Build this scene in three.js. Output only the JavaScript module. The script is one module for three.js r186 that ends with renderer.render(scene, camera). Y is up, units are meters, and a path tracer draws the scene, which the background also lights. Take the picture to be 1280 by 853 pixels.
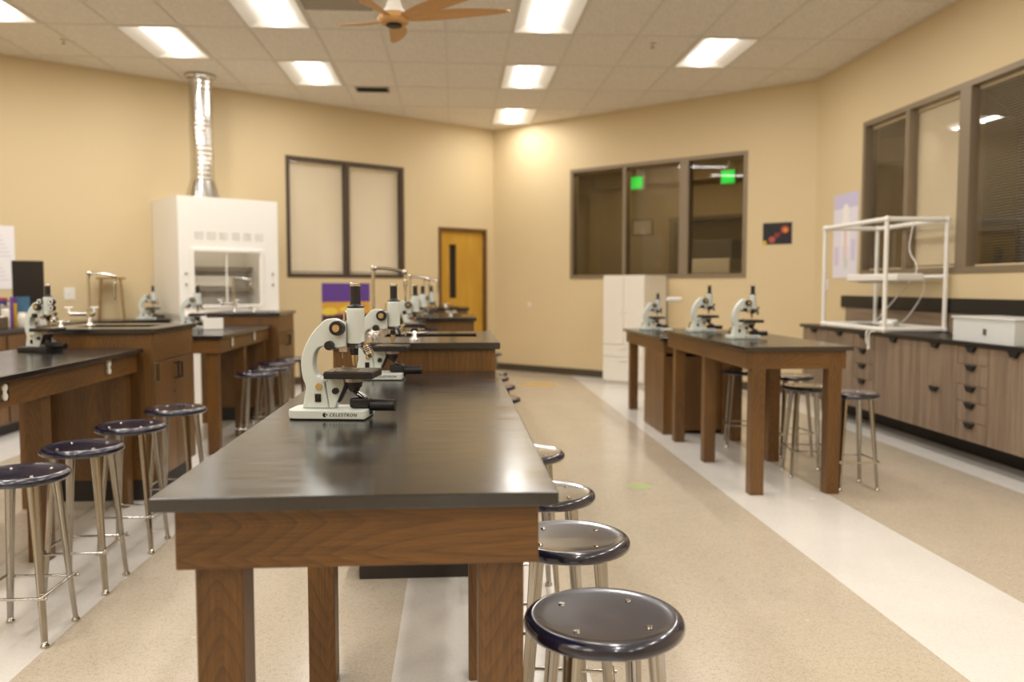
import * as THREE from 'three';
import { RoundedBoxGeometry } from 'three/addons/geometries/RoundedBoxGeometry.js';
import { TextGeometry } from 'three/addons/geometries/TextGeometry.js';
import { FontLoader } from 'three/addons/loaders/FontLoader.js';
import { mergeGeometries } from 'three/addons/utils/BufferGeometryUtils.js';
import { RectAreaLightUniformsLib } from 'three/addons/lights/RectAreaLightUniformsLib.js';

// ------------------------------------------------------------------ camera, exposure, night outside
const scene = new THREE.Scene();
const CAM_H = 1.28;
const camera = new THREE.PerspectiveCamera(2 * Math.atan(426.5 / 1050) * 180 / Math.PI, 1280 / 853, 0.05, 80);
camera.position.set(0, CAM_H, 0);
camera.rotation.order = 'YXZ';
camera.rotation.set(-0.06515, -0.06832, 0);
camera.focus = 2.35;
camera.userData.fStop = 2.3;
const renderer = new THREE.WebGLRenderer({ antialias: true });
renderer.toneMapping = THREE.LinearToneMapping;
renderer.toneMappingExposure = 1.38;
renderer.shadowMap.enabled = true;
scene.background = new THREE.Color(0.004, 0.004, 0.005);
const LAMP_RADIANCE = 27, LAMP_COLOR = new THREE.Color(1.0, 0.965, 0.915), BASKET_GLOW = 2.0;
RectAreaLightUniformsLib.init();

// ------------------------------------------------------------------ helpers
let seed = 20240611;
const rnd = () => { seed = (seed + 0x6D2B79F5) | 0; let t = Math.imul(seed ^ (seed >>> 15), 1 | seed); t = (t + Math.imul(t ^ (t >>> 7), 61 | t)) ^ t; return ((t ^ (t >>> 14)) >>> 0) / 4294967296; };
const jit = (a) => (rnd() * 2 - 1) * a;
const V = (x, y, z) => new THREE.Vector3(x, y, z);
const taken = {};
function numbered(n) { const k = taken[n] = (taken[n] ?? -1) + 1; return k ? n + '_' + String(k).padStart(3, '0') : n; }
function thing(name, label, category, pos = [0, 0, 0], turn = 0, group) {
  const o = new THREE.Group(); o.name = numbered(name); scene.add(o);
  o.position.set(...pos); o.rotation.y = turn; o.userData = { label, category };
  if (group) o.userData.group = group;
  return o;
}
function struct(name, label) { const o = new THREE.Group(); o.name = name; o.userData = { kind: 'structure', label, category: name.split('_')[0] }; scene.add(o); return o; }
function part(parent, name, geo, mat) {
  const m = new THREE.Mesh(Array.isArray(geo) ? merge(geo) : geo, mat); m.name = name; m.castShadow = m.receiveShadow = true; parent.add(m); return m;
}
function sub(parent, name) { const g = new THREE.Group(); g.name = name; parent.add(g); return g; }
function copyThing(src, label, pos, turn = 0, group) {
  const c = src.clone(); c.name = numbered(src.name.replace(/_\d{3}$/, '')); c.userData = { ...src.userData, label }; if (group) c.userData.group = group;
  c.position.set(...pos); c.rotation.y = turn; scene.add(c); return c;
}
function merge(list) {
  return mergeGeometries(list.map((g) => { const q = g.index ? g.toNonIndexed() : g; for (const k of Object.keys(q.attributes)) if (!['position', 'normal', 'uv'].includes(k)) q.deleteAttribute(k); return q; }));
}
const at = (g, x = 0, y = 0, z = 0) => g.translate(x, y, z);
function box(w, h, d, x = 0, y = 0, z = 0, r = 0.002) { r = Math.min(r, w / 2.2, h / 2.2, d / 2.2); return at(r > 0 ? new RoundedBoxGeometry(w, h, d, 1, r) : new THREE.BoxGeometry(w, h, d), x, y, z); }
// box by its limits
const lim = (x0, x1, y0, y1, z0, z1, r = 0.002) => box(x1 - x0, y1 - y0, z1 - z0, (x0 + x1) / 2, (y0 + y1) / 2, (z0 + z1) / 2, r);
const plain = (x0, x1, y0, y1, z0, z1) => lim(x0, x1, y0, y1, z0, z1, 0);
const cyl = (r0, r1, h, x = 0, y = 0, z = 0, n = 24) => at(new THREE.CylinderGeometry(r1, r0, h, n), x, y, z);      // r0 bottom, r1 top
const cylX = (r0, r1, h, x = 0, y = 0, z = 0, n = 24) => at(new THREE.CylinderGeometry(r1, r0, h, n).rotateZ(-Math.PI / 2), x, y, z);
const cylZ = (r0, r1, h, x = 0, y = 0, z = 0, n = 24) => at(new THREE.CylinderGeometry(r1, r0, h, n).rotateX(Math.PI / 2), x, y, z);
function rod(a, b, r0, r1 = r0, n = 12) {
  const d = b.clone().sub(a), g = new THREE.CylinderGeometry(r1, r0, d.length(), n);
  g.applyQuaternion(new THREE.Quaternion().setFromUnitVectors(V(0, 1, 0), d.clone().normalize()));
  return at(g, ...a.clone().add(b).multiplyScalar(0.5).toArray());
}
const pipe = (pts, r, seg = 40, n = 10, tension = 0.5) => new THREE.TubeGeometry(new THREE.CatmullRomCurve3(pts, false, 'catmullrom', tension), seg, r, n, false);
const lathe = (pts, n = 40) => new THREE.LatheGeometry(pts.map(([x, y]) => new THREE.Vector2(x, y)), n);
function extrude(shape, depth, bevel = 0, seg = 2, curve = 24) {
  const g = new THREE.ExtrudeGeometry(shape, { depth: depth - 2 * bevel, bevelEnabled: bevel > 0, bevelSize: bevel, bevelThickness: bevel, bevelOffset: -bevel, bevelSegments: seg, curveSegments: curve });
  return at(g, 0, 0, bevel);
}
const polyShape = (pts) => new THREE.Shape(pts.map(([x, y]) => new THREE.Vector2(x, y)));
// uv in metres from the positions; the grain (u) runs along 'axis'
function grain(g, axis = 'y', du = null, dv = null) {
  g = g.index ? g.toNonIndexed() : g;
  const p = g.attributes.position, n = g.attributes.normal, uv = new Float32Array(p.count * 2), ou = du ?? rnd() * 7, ov = dv ?? rnd() * 7;
  for (let i = 0; i < p.count; i++) {
    const a = [p.getX(i), p.getY(i), p.getZ(i)], m = [Math.abs(n.getX(i)), Math.abs(n.getY(i)), Math.abs(n.getZ(i))];
    const k = m.indexOf(Math.max(...m)), ax = { x: 0, y: 1, z: 2 }[axis];
    let u = ax, v = [0, 1, 2].find((q) => q !== ax && q !== k);
    if (ax === k) [u, v] = [0, 1, 2].filter((q) => q !== k);
    uv[2 * i] = a[u] + ou; uv[2 * i + 1] = a[v] + ov;
  }
  g.setAttribute('uv', new THREE.BufferAttribute(uv, 2));
  return g;
}

// ------------------------------------------------------------------ textures
function hash(x, y, s) { let h = Math.imul(x, 374761393) ^ Math.imul(y, 668265263) ^ Math.imul(s, 2147483647); h = Math.imul(h ^ (h >>> 13), 1274126177); return ((h ^ (h >>> 16)) >>> 0) / 4294967296; }
function noise(x, y, px, py, s) {       // value noise that repeats every px, py cells
  const x0 = Math.floor(x), y0 = Math.floor(y), fx = x - x0, fy = y - y0, sx = fx * fx * (3 - 2 * fx), sy = fy * fy * (3 - 2 * fy), w = (a, p) => ((a % p) + p) % p;
  const a = hash(w(x0, px), w(y0, py), s), b = hash(w(x0 + 1, px), w(y0, py), s), c = hash(w(x0, px), w(y0 + 1, py), s), d = hash(w(x0 + 1, px), w(y0 + 1, py), s);
  return a + (b - a) * sx + (c - a) * sy + (a - b - c + d) * sx * sy;
}
function tex(w, h, f, srgb = true, metres = [1, 1]) {
  const data = new Uint8Array(w * h * 4);
  for (let y = 0; y < h; y++) for (let x = 0; x < w; x++) {
    const c = f(x / w, y / h), i = (y * w + x) * 4;
    for (let k = 0; k < 3; k++) data[i + k] = Math.max(0, Math.min(255, Math.round((Array.isArray(c) ? c[k] : c) * 255)));
    data[i + 3] = 255;
  }
  const t = new THREE.DataTexture(data, w, h); t.wrapS = t.wrapT = THREE.RepeatWrapping; t.magFilter = THREE.LinearFilter; t.minFilter = THREE.LinearMipmapLinearFilter; t.generateMipmaps = true;
  if (srgb) t.colorSpace = THREE.SRGBColorSpace;
  t.repeat.set(1 / metres[0], 1 / metres[1]); t.needsUpdate = true;
  return t;
}
const mixc = (a, b, t) => a.map((v, i) => v + (b[i] - v) * t);
const rgb = (r, g, b) => [r / 255, g / 255, b / 255];
// wood: slices through slightly tapering rings (arches along the board) plus pores
function woodField(u, v) {
  const warp = (noise(u * 4, v * 6, 4, 6, 3) - 0.5) * 0.9 + (noise(u * 14, v * 22, 14, 22, 5) - 0.5) * 0.22;
  const c = (Math.abs(((v * 5 + 0.35 * (noise(u * 3, v * 5, 3, 5, 9) - 0.5)) % 1 + 1) % 1 - 0.5)) * 2;   // 0 at the heart of a board-wide arch
  const r = Math.sqrt(c * c * 1.5 + 0.02) * 2.0 + Math.sin(u * Math.PI * 2) * 1.4 + u * 12 + warp * 1.4;
  const ring = r - Math.floor(r), r2 = r * 3.3 + (noise(u * 30, v * 60, 30, 60, 7) - 0.5) * 0.5, line = 0.72 * Math.pow(ring, 3) + 0.34 * Math.pow(r2 - Math.floor(r2), 2);
  const pores = 0.45 * noise(u * 60, v * 900, 60, 900, 11) + 0.55 * (1 - Math.max(0, noise(u * 42, v * 330, 42, 330, 19) - 0.6) * 2.4), streak = noise(u * 10, v * 260, 10, 260, 13), broad = noise(u * 3, v * 9, 3, 9, 17);
  return { line, pores, streak, broad };
}
const woodTex = (lo, hi) => tex(1024, 1024, (u, v) => { const w = woodField(u, v); const t = 0.6 - 0.3 * w.line + (w.streak - 0.5) * 0.22 + (w.pores - 0.5) * 0.24 + (w.broad - 0.5) * 0.4; return mixc(lo, hi, Math.max(0, Math.min(1, t))); }, true, [1.1, 0.6]);
const woodBump = tex(1024, 1024, (u, v) => { const w = woodField(u, v); return 0.6 - 0.35 * w.line + (w.pores - 0.5) * 0.5; }, false, [1.1, 0.6]);
const laminateTex = tex(512, 1024, (u, v) => { const s = noise(u * 5, v * 140, 5, 140, 21), b = noise(u * 2, v * 24, 2, 24, 22), f = noise(u * 40, v * 400, 40, 400, 23); return mixc(rgb(112, 95, 80), rgb(152, 131, 110), Math.max(0, Math.min(1, 0.5 + (s - 0.5) * 0.6 + (b - 0.5) * 0.6 + (f - 0.5) * 0.3))); }, true, [1.2, 0.9]);
const speck = (base, dark, light, sc) => tex(1024, 1024, (u, v) => {
  const a = noise(u * 430 * sc, v * 430 * sc, 430 * sc, 430 * sc, 31), b = noise(u * 150 * sc, v * 150 * sc, 150 * sc, 150 * sc, 32), c = noise(u * 9, v * 9, 9, 9, 33);
  let q = mixc(base, dark, Math.max(0, (a - 0.62) * 1.8) + Math.max(0, (b - 0.6) * 0.6)); q = mixc(q, light, Math.max(0, (0.35 - a) * 1.4)); return q.map((x) => x * (0.99 + 0.02 * c));
}, true, [1.5, 1.5]);
const floorBeige = speck(rgb(203, 191, 172), rgb(168, 153, 131), rgb(222, 212, 196), 1);
const floorWhite = speck(rgb(234, 231, 226), rgb(220, 214, 205), rgb(246, 243, 239), 1);
const floorRough = tex(512, 512, (u, v) => 0.26 + 0.03 * noise(u * 7, v * 7, 7, 7, 41) + 0.06 * noise(u * 60, v * 60, 60, 60, 42), false, [2.3, 2.3]);
const topTex = tex(1024, 1024, (u, v) => { const a = noise(u * 260, v * 260, 260, 260, 51), b = noise(u * 20, v * 60, 20, 60, 52); return rgb(24, 24, 26).map((x) => x * (0.8 + 0.28 * a + 0.16 * b)); }, true, [0.9, 0.9]);
const topRough = tex(1024, 1024, (u, v) => 0.13 + 0.07 * noise(u * 10, v * 70, 10, 70, 53) + 0.05 * noise(u * 6, v * 6, 6, 6, 54), false, [0.9, 0.9]);
const wallBump = tex(512, 512, (u, v) => 0.6 * noise(u * 120, v * 120, 120, 120, 61) + 0.4 * noise(u * 50, v * 50, 50, 50, 62), false, [0.9, 0.9]);
const tileTex = tex(512, 512, (u, v) => { const a = noise(u * 130, v * 130, 130, 130, 71), b = noise(u * 40, v * 24, 40, 24, 72); return rgb(240, 232, 220).map((x) => x * (1 - 0.16 * Math.max(0, a - 0.66) * 3 - 0.05 * b)); }, true, [0.6, 0.6]);

// ------------------------------------------------------------------ materials
const std = (o) => new THREE.MeshStandardMaterial(o), phy = (o) => new THREE.MeshPhysicalMaterial(o);
const M = {
  wall: std({ color: 0xd8c49c, roughness: 0.62, bumpMap: wallBump, bumpScale: 0.0006 }),
  ceilTile: std({ map: tileTex, roughness: 0.9 }), ceilBar: std({ color: 0xddd5c9, roughness: 0.6 }), plenum: std({ color: 0x3a3733, roughness: 0.9 }),
  floorBeige: phy({ map: floorBeige, roughnessMap: floorRough, roughness: 0.8, clearcoat: 0.3, clearcoatRoughness: 0.12 }),
  floorWhite: phy({ map: floorWhite, roughnessMap: floorRough, roughness: 0.8, clearcoat: 0.3, clearcoatRoughness: 0.12 }),
  dotGreen: phy({ color: 0xb4bf8a, roughness: 0.3 }), dotYellow: phy({ color: 0xd9b877, roughness: 0.3 }),
  base: std({ color: 0x4a4030, roughness: 0.55 }),
  wood: phy({ map: woodTex(rgb(58, 37, 13), rgb(140, 97, 44)), bumpMap: woodBump, bumpScale: 0.0004, roughness: 0.42, clearcoat: 0.15, clearcoatRoughness: 0.3 }),
  door: phy({ map: woodTex(rgb(176, 128, 34), rgb(214, 170, 72)), bumpMap: woodBump, bumpScale: 0.0002, roughness: 0.4 }),
  fan: phy({ map: woodTex(rgb(184, 134, 78), rgb(222, 178, 118)), roughness: 0.45 }),
  lam: std({ map: laminateTex, roughness: 0.5 }),
  top: phy({ map: topTex, roughnessMap: topRough, roughness: 1.0, ior: 1.78 }),
  black: std({ color: 0x141312, roughness: 0.45 }), blackGloss: phy({ color: 0x101012, roughness: 0.22 }), toe: std({ color: 0x2b2622, roughness: 0.6 }),
  counterBlack: phy({ color: 0x1c1a19, roughness: 0.35 }),
  chrome: std({ color: 0xc2bfba, metalness: 1, roughness: 0.13 }), nickel: std({ color: 0xaaa69f, metalness: 1, roughness: 0.15 }), brass: std({ color: 0xcdb68c, metalness: 1, roughness: 0.3 }),
  tanMetal: std({ color: 0x9a7d55, metalness: 0.6, roughness: 0.4 }), alu: std({ color: 0xdcdad6, metalness: 1, roughness: 0.2 }),
  navy: phy({ color: 0x0a0f2c, roughness: 0.25, clearcoat: 0.9, clearcoatRoughness: 0.08 }),
  scope: phy({ color: 0xc9d0cb, roughness: 0.38 }), scopeDark: std({ color: 0x17161a, roughness: 0.4 }), pinkSteel: std({ color: 0xb9aaa2, metalness: 0.8, roughness: 0.35 }),
  white: phy({ color: 0xeeebe4, roughness: 0.4 }), hood: phy({ color: 0xf1efe9, roughness: 0.38 }), hoodIn: std({ color: 0xece9e2, roughness: 0.6 }), pvc: phy({ color: 0xf0eee8, roughness: 0.35 }),
  cab: phy({ color: 0xe9e3d6, roughness: 0.45 }),
  frame: std({ color: 0x53463a, roughness: 0.45, metalness: 0.3 }), frameLight: std({ color: 0x8a7b66, roughness: 0.45, metalness: 0.3 }), doorFrame: std({ color: 0x6a4a24, roughness: 0.5 }),
  glass: phy({ color: 0xffffff, roughness: 0.0, transmission: 1, thickness: 0, ior: 1.5 }), tint: phy({ color: 0xb8b09c, roughness: 0.0, transmission: 1, thickness: 0, ior: 1.4 }), clearPlastic: phy({ color: 0xf6f8f8, roughness: 0.3, transmission: 0.4, thickness: 0 }),
  slat: std({ color: 0xd9c9a8, roughness: 0.55 }), slatCream: std({ color: 0xf3e4c6, roughness: 0.5 }),
  basket: std({ color: 0xffffff, emissive: LAMP_COLOR, emissiveIntensity: BASKET_GLOW, roughness: 0.6 }), reflector: std({ color: 0xf4f0e8, roughness: 0.5 }),
  exit: std({ color: 0x08a040, emissive: 0x00ff55, emissiveIntensity: 0.8, roughness: 0.5 }),
  grey: std({ color: 0x9a948a, roughness: 0.6 }), darkGrey: std({ color: 0x55524d, roughness: 0.6 }), screen: phy({ color: 0x1d1a1a, roughness: 0.25 }), paper: std({ color: 0xeceaf0, roughness: 0.8 }),
  addedLamp: std({ color: 0xffffff, emissive: 0xffe8c8, emissiveIntensity: 1.2, roughness: 0.6 }),  // glow for the two added lamps, in the hallway and the hood
  hall: std({ color: 0xb7a682, roughness: 0.8 }),
};
M.hoodGlass = M.glass;

// ------------------------------------------------------------------ the room
const H = 3.65;
const A = [0.6, -13.0], B = [4.18, -9.55], C1 = [4.18, 4.0], D1 = [-5.2, 4.0];
const dl = [-0.802, 0.597], LLEN = (5.2 + 0.6) / 0.802, E1 = [A[0] + dl[0] * LLEN, A[1] + dl[1] * LLEN];
const ROOM = [A, B, C1, D1, E1];
function clip(poly, inside, cut) { const out = []; poly.forEach((p, i) => { const q = poly[(i + 1) % poly.length], a = inside(p), b = inside(q); if (a) out.push(p); if (a !== b) out.push(cut(p, q)); }); return out; }
function clipRect(poly, x0, x1, z0, z1) {
  const cx = (x) => (p, q) => { const t = (x - p[0]) / (q[0] - p[0]); return [x, p[1] + (q[1] - p[1]) * t]; }, cz = (z) => (p, q) => { const t = (z - p[1]) / (q[1] - p[1]); return [p[0] + (q[0] - p[0]) * t, z]; };
  for (const [f, c] of [[(p) => p[0] >= x0, cx(x0)], [(p) => p[0] <= x1, cx(x1)], [(p) => p[1] >= z0, cz(z0)], [(p) => p[1] <= z1, cz(z1)]]) { if (poly.length < 3) return []; poly = clip(poly, f, c); }
  return poly;
}
const area = (p) => Math.abs(p.reduce((s, a, i) => { const b = p[(i + 1) % p.length]; return s + a[0] * b[1] - a[1] * b[0]; }, 0)) / 2;
function slab(poly, y0, y1) {           // horizontal prism; uv in metres
  const g = new THREE.ExtrudeGeometry(polyShape(poly.map(([x, z]) => [x, -z])), { depth: y1 - y0, bevelEnabled: false }).rotateX(-Math.PI / 2); at(g, 0, y0, 0);
  return grain(g, 'x', 0, 0);
}
const CX = ROOM.reduce((s, p) => s + p[0], 0) / 5, CZ = ROOM.reduce((s, p) => s + p[1], 0) / 5;
const grown = (d) => ROOM.map(([x, z]) => { const l = Math.hypot(x - CX, z - CZ); return [x + (x - CX) / l * d, z + (z - CZ) / l * d]; });

{ // floor: beige terrazzo with white bands running along the benches
  const fl = struct('floor', 'polished beige speckled floor with white bands');
  const BIG = grown(0.3), bands = [[-3.94, -3.31], [-2.08, -1.447], [-0.21, 0.44], [1.665, 2.29], [3.5, 4.13]];
  let x = -7;
  for (const [a, b] of bands) { part(fl, 'beige_band', slab(clipRect(BIG, x, a, -20, 20), -0.12, 0), M.floorBeige); part(fl, 'white_band', slab(clipRect(BIG, a, b, -20, 20), -0.12, 0), M.floorWhite); x = b; }
  part(fl, 'beige_band', slab(clipRect(BIG, x, 9, -20, 20), -0.12, 0), M.floorBeige);
  part(fl, 'green_dot', cyl(0.08, 0.08, 0.003, 1.18, 0.0002, -5.24, 36), M.dotGreen);
  part(fl, 'yellow_dot', cyl(0.25, 0.25, 0.003, 1.09, 0.0002, -10.85, 36), M.dotYellow);
}

const GX = (k) => -0.07 + 0.606 * k, GZ = (j) => -8.04 - 1.107 * j;
const LIGHTS = [[-7, [-1, -3, -5, -7, -9]], [-5, [0, -2, -4, -6, -8, -10]], [-3, [1, -1, -3, -5, -7, -9]], [1, [3, 1, -1, -3, -5, -7, -9]], [4, [0, -2, -4, -6, -8, -10]]].flatMap(([k, js]) => js.map((j) => [k, j]));
{ // ceiling: lay-in tiles in a metal grid
  const ce = struct('ceiling', 'white lay-in tile ceiling in a metal grid');
  part(ce, 'ceiling_slab', slab(grown(0.3), H + 0.16, H + 0.26), M.plenum);
  const lit = new Set(LIGHTS.map((q) => q.join())), special = new Set(['-2,-1']);
  for (let k = -10; k <= 8; k++) for (let j = -12; j <= 5; j++) {
    if (lit.has(k + ',' + j)) continue;
    const x0 = GX(k) + 0.011, x1 = GX(k + 1) - 0.011; let z1 = GZ(j) - 0.011, z0 = GZ(j + 1) + 0.011;
    if (special.has(k + ',' + j)) z1 -= 0;
    const p = clipRect(ROOM, x0, x1, z0, z1);
    if (p.length < 3 || area(p) < 0.003) continue;
    part(ce, 'ceiling_tile', slab(p, H + 0.006, H + 0.022), M.ceilTile);
  }
  for (let k = -10; k <= 9; k++) { const p = clipRect(ROOM, GX(k) - 0.012, GX(k) + 0.012, -20, 20); if (p.length > 2) part(ce, 'grid_bar', slab(p, H, H + 0.03), M.ceilBar); }
  for (let j = -12; j <= 6; j++) { const p = clipRect(ROOM, -20, 20, GZ(j) - 0.012, GZ(j) + 0.012); if (p.length > 2) part(ce, 'grid_bar', slab(p, H + 0.001, H + 0.03), M.ceilBar); }
}

// walls: local x runs along the wall, local z points into the room
function frameOf(P, Q) { const dx = Q[0] - P[0], dz = Q[1] - P[1], L = Math.hypot(dx, dz), th = Math.atan2(-dz, dx); return { P, L, th, at: (s, y, d) => [P[0] + dx / L * s + Math.sin(th) * d, y, P[1] + dz / L * s + Math.cos(th) * d] }; }
const WBL = frameOf(E1, A), WBR = frameOf(A, B), WR = frameOf(B, C1), WRE = frameOf(C1, D1), WL = frameOf(D1, E1);
const TH = 0.16;
function wall(name, label, W, holes = []) {
  const sh = polyShape([[-0.14, -0.12], [W.L + 0.14, -0.12], [W.L + 0.14, H + 0.2], [-0.14, H + 0.2]]);
  for (const [a, b, c, d] of holes) sh.holes.push(new THREE.Path([[a, c], [a, d], [b, d], [b, c]].map(([x, y]) => new THREE.Vector2(x, y))));
  const g = struct(name, label); g.position.set(W.P[0], 0, W.P[1]); g.rotation.y = W.th;
  part(g, 'plaster', grain(at(extrude(sh, TH), 0, 0, -TH), 'x', 0, 0), M.wall);
  return g;
}
const sL = (s) => WBL.L - s;            // distances measured from the far corner become wall coordinates
const BLwin = [sL(3.41), sL(1.63), 1.395, 2.945], DOOR = [sL(1.035), sL(0.135), 0, 2.145];
const BRwin = [1.465, 4.13, 1.385, 2.93];
const Rz = (z) => z - B[1];
const Rwin = [Rz(-8.43), Rz(-4.3), 1.39, 2.945];
wall('wall_back_left', 'beige painted wall behind the fume hood', WBL, [BLwin, [DOOR[0], DOOR[1], -0.12, DOOR[3]]]);
wall('wall_back_right', 'beige painted wall with the dark three-pane window', WBR, [BRwin]);
wall('wall_right', 'beige painted wall above the grey-brown base cabinets', WR, [Rwin]);
wall('wall_rear', 'beige painted wall behind the camera', WRE);
wall('wall_left', 'beige painted wall on the left', WL);
function baseboard(name, W, s0, s1) { const b = struct(name, 'dark brown baseboard'); b.position.set(W.P[0], 0, W.P[1]); b.rotation.y = W.th; part(b, 'board', lim(s0, s1, 0, 0.1, 0.0005, 0.014), M.base); }
baseboard('baseboard_back_right', WBR, 0.03, WBR.L - 0.02); baseboard('baseboard_back_left', WBL, sL(3.85), sL(1.1)); baseboard('baseboard_corner', WBL, sL(0.08), sL(0.02)); baseboard('baseboard_right', WR, 0.03, 0.9);

// windows
function slats(x0, x1, y0, y1, z, tilt, pitch = 0.022, w = 0.024) {
  const gs = []; for (let y = y0 + pitch; y < y1; y += pitch) gs.push(at(new THREE.BoxGeometry(x1 - x0, 0.0012, w).rotateX(tilt), (x0 + x1) / 2, y, z)); return merge(gs);
}
function window3(name, label, W, [a, b, c, d], mull, mats, panes) {
  const g = struct(name, label); g.position.set(W.P[0], 0, W.P[1]); g.rotation.y = W.th;
  const f = 0.05, zf = [-0.12, 0.012];
  part(g, 'frame_bar', lim(a, a + f, c, d, ...zf), mats); part(g, 'frame_bar', lim(b - f, b, c, d, ...zf), mats);
  part(g, 'frame_bar', lim(a + f, b - f, d - f, d, ...zf), mats); part(g, 'frame_bar', lim(a + f, b - f, c, c + f, ...zf), mats);
  for (const [m, w] of mull) part(g, 'mullion', lim(m - w / 2, m + w / 2, c + f, d - f, ...zf), mats);
  const edges = [a + f, ...mull.flatMap(([m, w]) => [m - w / 2, m + w / 2]), b - f];
  panes.forEach((p, i) => {
    const x0 = edges[2 * i], x1 = edges[2 * i + 1], y0 = c + f, y1 = d - f;
    part(g, 'pane', lim(x0, x1, y0, y1, -0.031, -0.029, 0).toNonIndexed(), p.glass ?? M.glass).geometry = new THREE.PlaneGeometry(x1 - x0, y1 - y0).translate((x0 + x1) / 2, (y0 + y1) / 2, -0.03);
    if (p.blind) {
      const bl = sub(g, 'blind');
      part(bl, 'head_rail', lim(x0 + 0.004, x1 - 0.004, y1 - 0.03, y1, -0.095, -0.06), p.blind); part(bl, 'bottom_rail', lim(x0 + 0.004, x1 - 0.004, y0 + 0.003, y0 + 0.018, -0.09, -0.065), p.blind);
      const s = part(bl, 'slats', slats(x0 + 0.006, x1 - 0.006, y0 + 0.02, y1 - 0.03, -0.078, p.tilt, p.pitch, p.w), p.blind); s.userData.kind = 'stuff';
    }
  });
  return g;
}
window3('window_1', 'two-pane brown window with closed cream blinds', WBL, BLwin, [[sL(2.53), 0.055]], M.frame, [{ blind: M.slatCream, tilt: 1.2 }, { blind: M.slatCream, tilt: 1.2 }]);
window3('window_2', 'three-pane dark window with green exit signs behind', WBR, BRwin, [[2.37, 0.055], [3.27, 0.13]], M.frameLight, [{ glass: M.tint, blind: M.slat, tilt: 0.25 }, { glass: M.tint, blind: M.slat, tilt: 0.25 }, { glass: M.tint, blind: M.slat, tilt: 0.1 }]);
window3('window_3', 'long brown window with night-dark glass and blinds above the base cabinets', WR, Rwin, [[Rz(-7.58), 0.07], [Rz(-6.7), 0.15], [Rz(-5.3), 0.07]], M.frameLight, [{ blind: M.slat, tilt: 0.14 }, { blind: M.slat, tilt: 1.15 }, { blind: M.slat, tilt: -0.02 }, { blind: M.slat, tilt: -0.02 }]);

{ // door with a narrow vision panel
  const g = struct('door_1', 'golden wooden door with a narrow vision panel'); g.position.set(WBL.P[0], 0, WBL.P[1]); g.rotation.y = WBL.th;
  const [a, b, , d] = DOOR;
  part(g, 'door_jamb', lim(a, a + 0.045, 0, d, -0.15, 0.014), M.doorFrame); part(g, 'door_jamb', lim(b - 0.045, b, 0, d, -0.15, 0.014), M.doorFrame); part(g, 'door_head', lim(a + 0.045, b - 0.045, d - 0.045, d, -0.15, 0.014), M.doorFrame);
  const sh = polyShape([[a + 0.049, 0.008], [b - 0.049, 0.008], [b - 0.049, d - 0.049], [a + 0.049, d - 0.049]]), v0 = sL(0.815), v1 = sL(0.685);
  sh.holes.push(new THREE.Path([[v0, 1.1], [v0, 1.9], [v1, 1.9], [v1, 1.1]].map(([x, y]) => new THREE.Vector2(x, y))));
  const leaf = part(g, 'door_leaf', grain(at(extrude(sh, 0.045, 0.002, 1), 0, 0, -0.075), 'y'), M.door);
  part(leaf, 'vision_pane', lim(v0, v1, 1.1, 1.9, -0.06, -0.05, 0), M.screen);
  part(leaf, 'handle', [rod(V(a + 0.11, 1.0, -0.03), V(a + 0.11, 1.0, 0.02), 0.012), rod(V(a + 0.105, 1.0, 0.015), V(a + 0.22, 1.0, 0.015), 0.009)], M.nickel);
  for (const y of [0.25, 1.1, 1.9]) part(leaf, 'hinge', rod(V(b - 0.047, y - 0.05, -0.024), V(b - 0.047, y + 0.05, -0.024), 0.008), M.nickel);
}

{ // dim hallway seen through the three-pane window
  const h = struct('wall_hallway', 'dim hallway walls beyond the three-pane window'); h.position.set(WBR.P[0], 0, WBR.P[1]); h.rotation.y = WBR.th;
  part(h, 'far_wall', plain(-0.6, 6.4, 0, 3.3, -2.7, -2.55), M.hall); part(h, 'end_wall', plain(-0.75, -0.6, 0, 3.3, -2.7, -TH), M.hall); part(h, 'end_wall', plain(6.4, 6.55, 0, 3.3, -2.7, -TH), M.hall);
  part(h, 'hall_ceiling', plain(-0.75, 6.55, 3.3, 3.4, -2.7, -TH), M.grey); part(h, 'hall_floor', plain(-0.75, 6.55, -0.12, 0, -2.7, -TH), M.grey);
  part(h, 'column', lim(-0.1, 0.25, 0, 3.3, -2.55, -2.2), M.hall);
  part(h, 'beam', lim(0.3, 6.4, 2.95, 3.3, -2.55, -2.3), M.hall);
}

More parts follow.
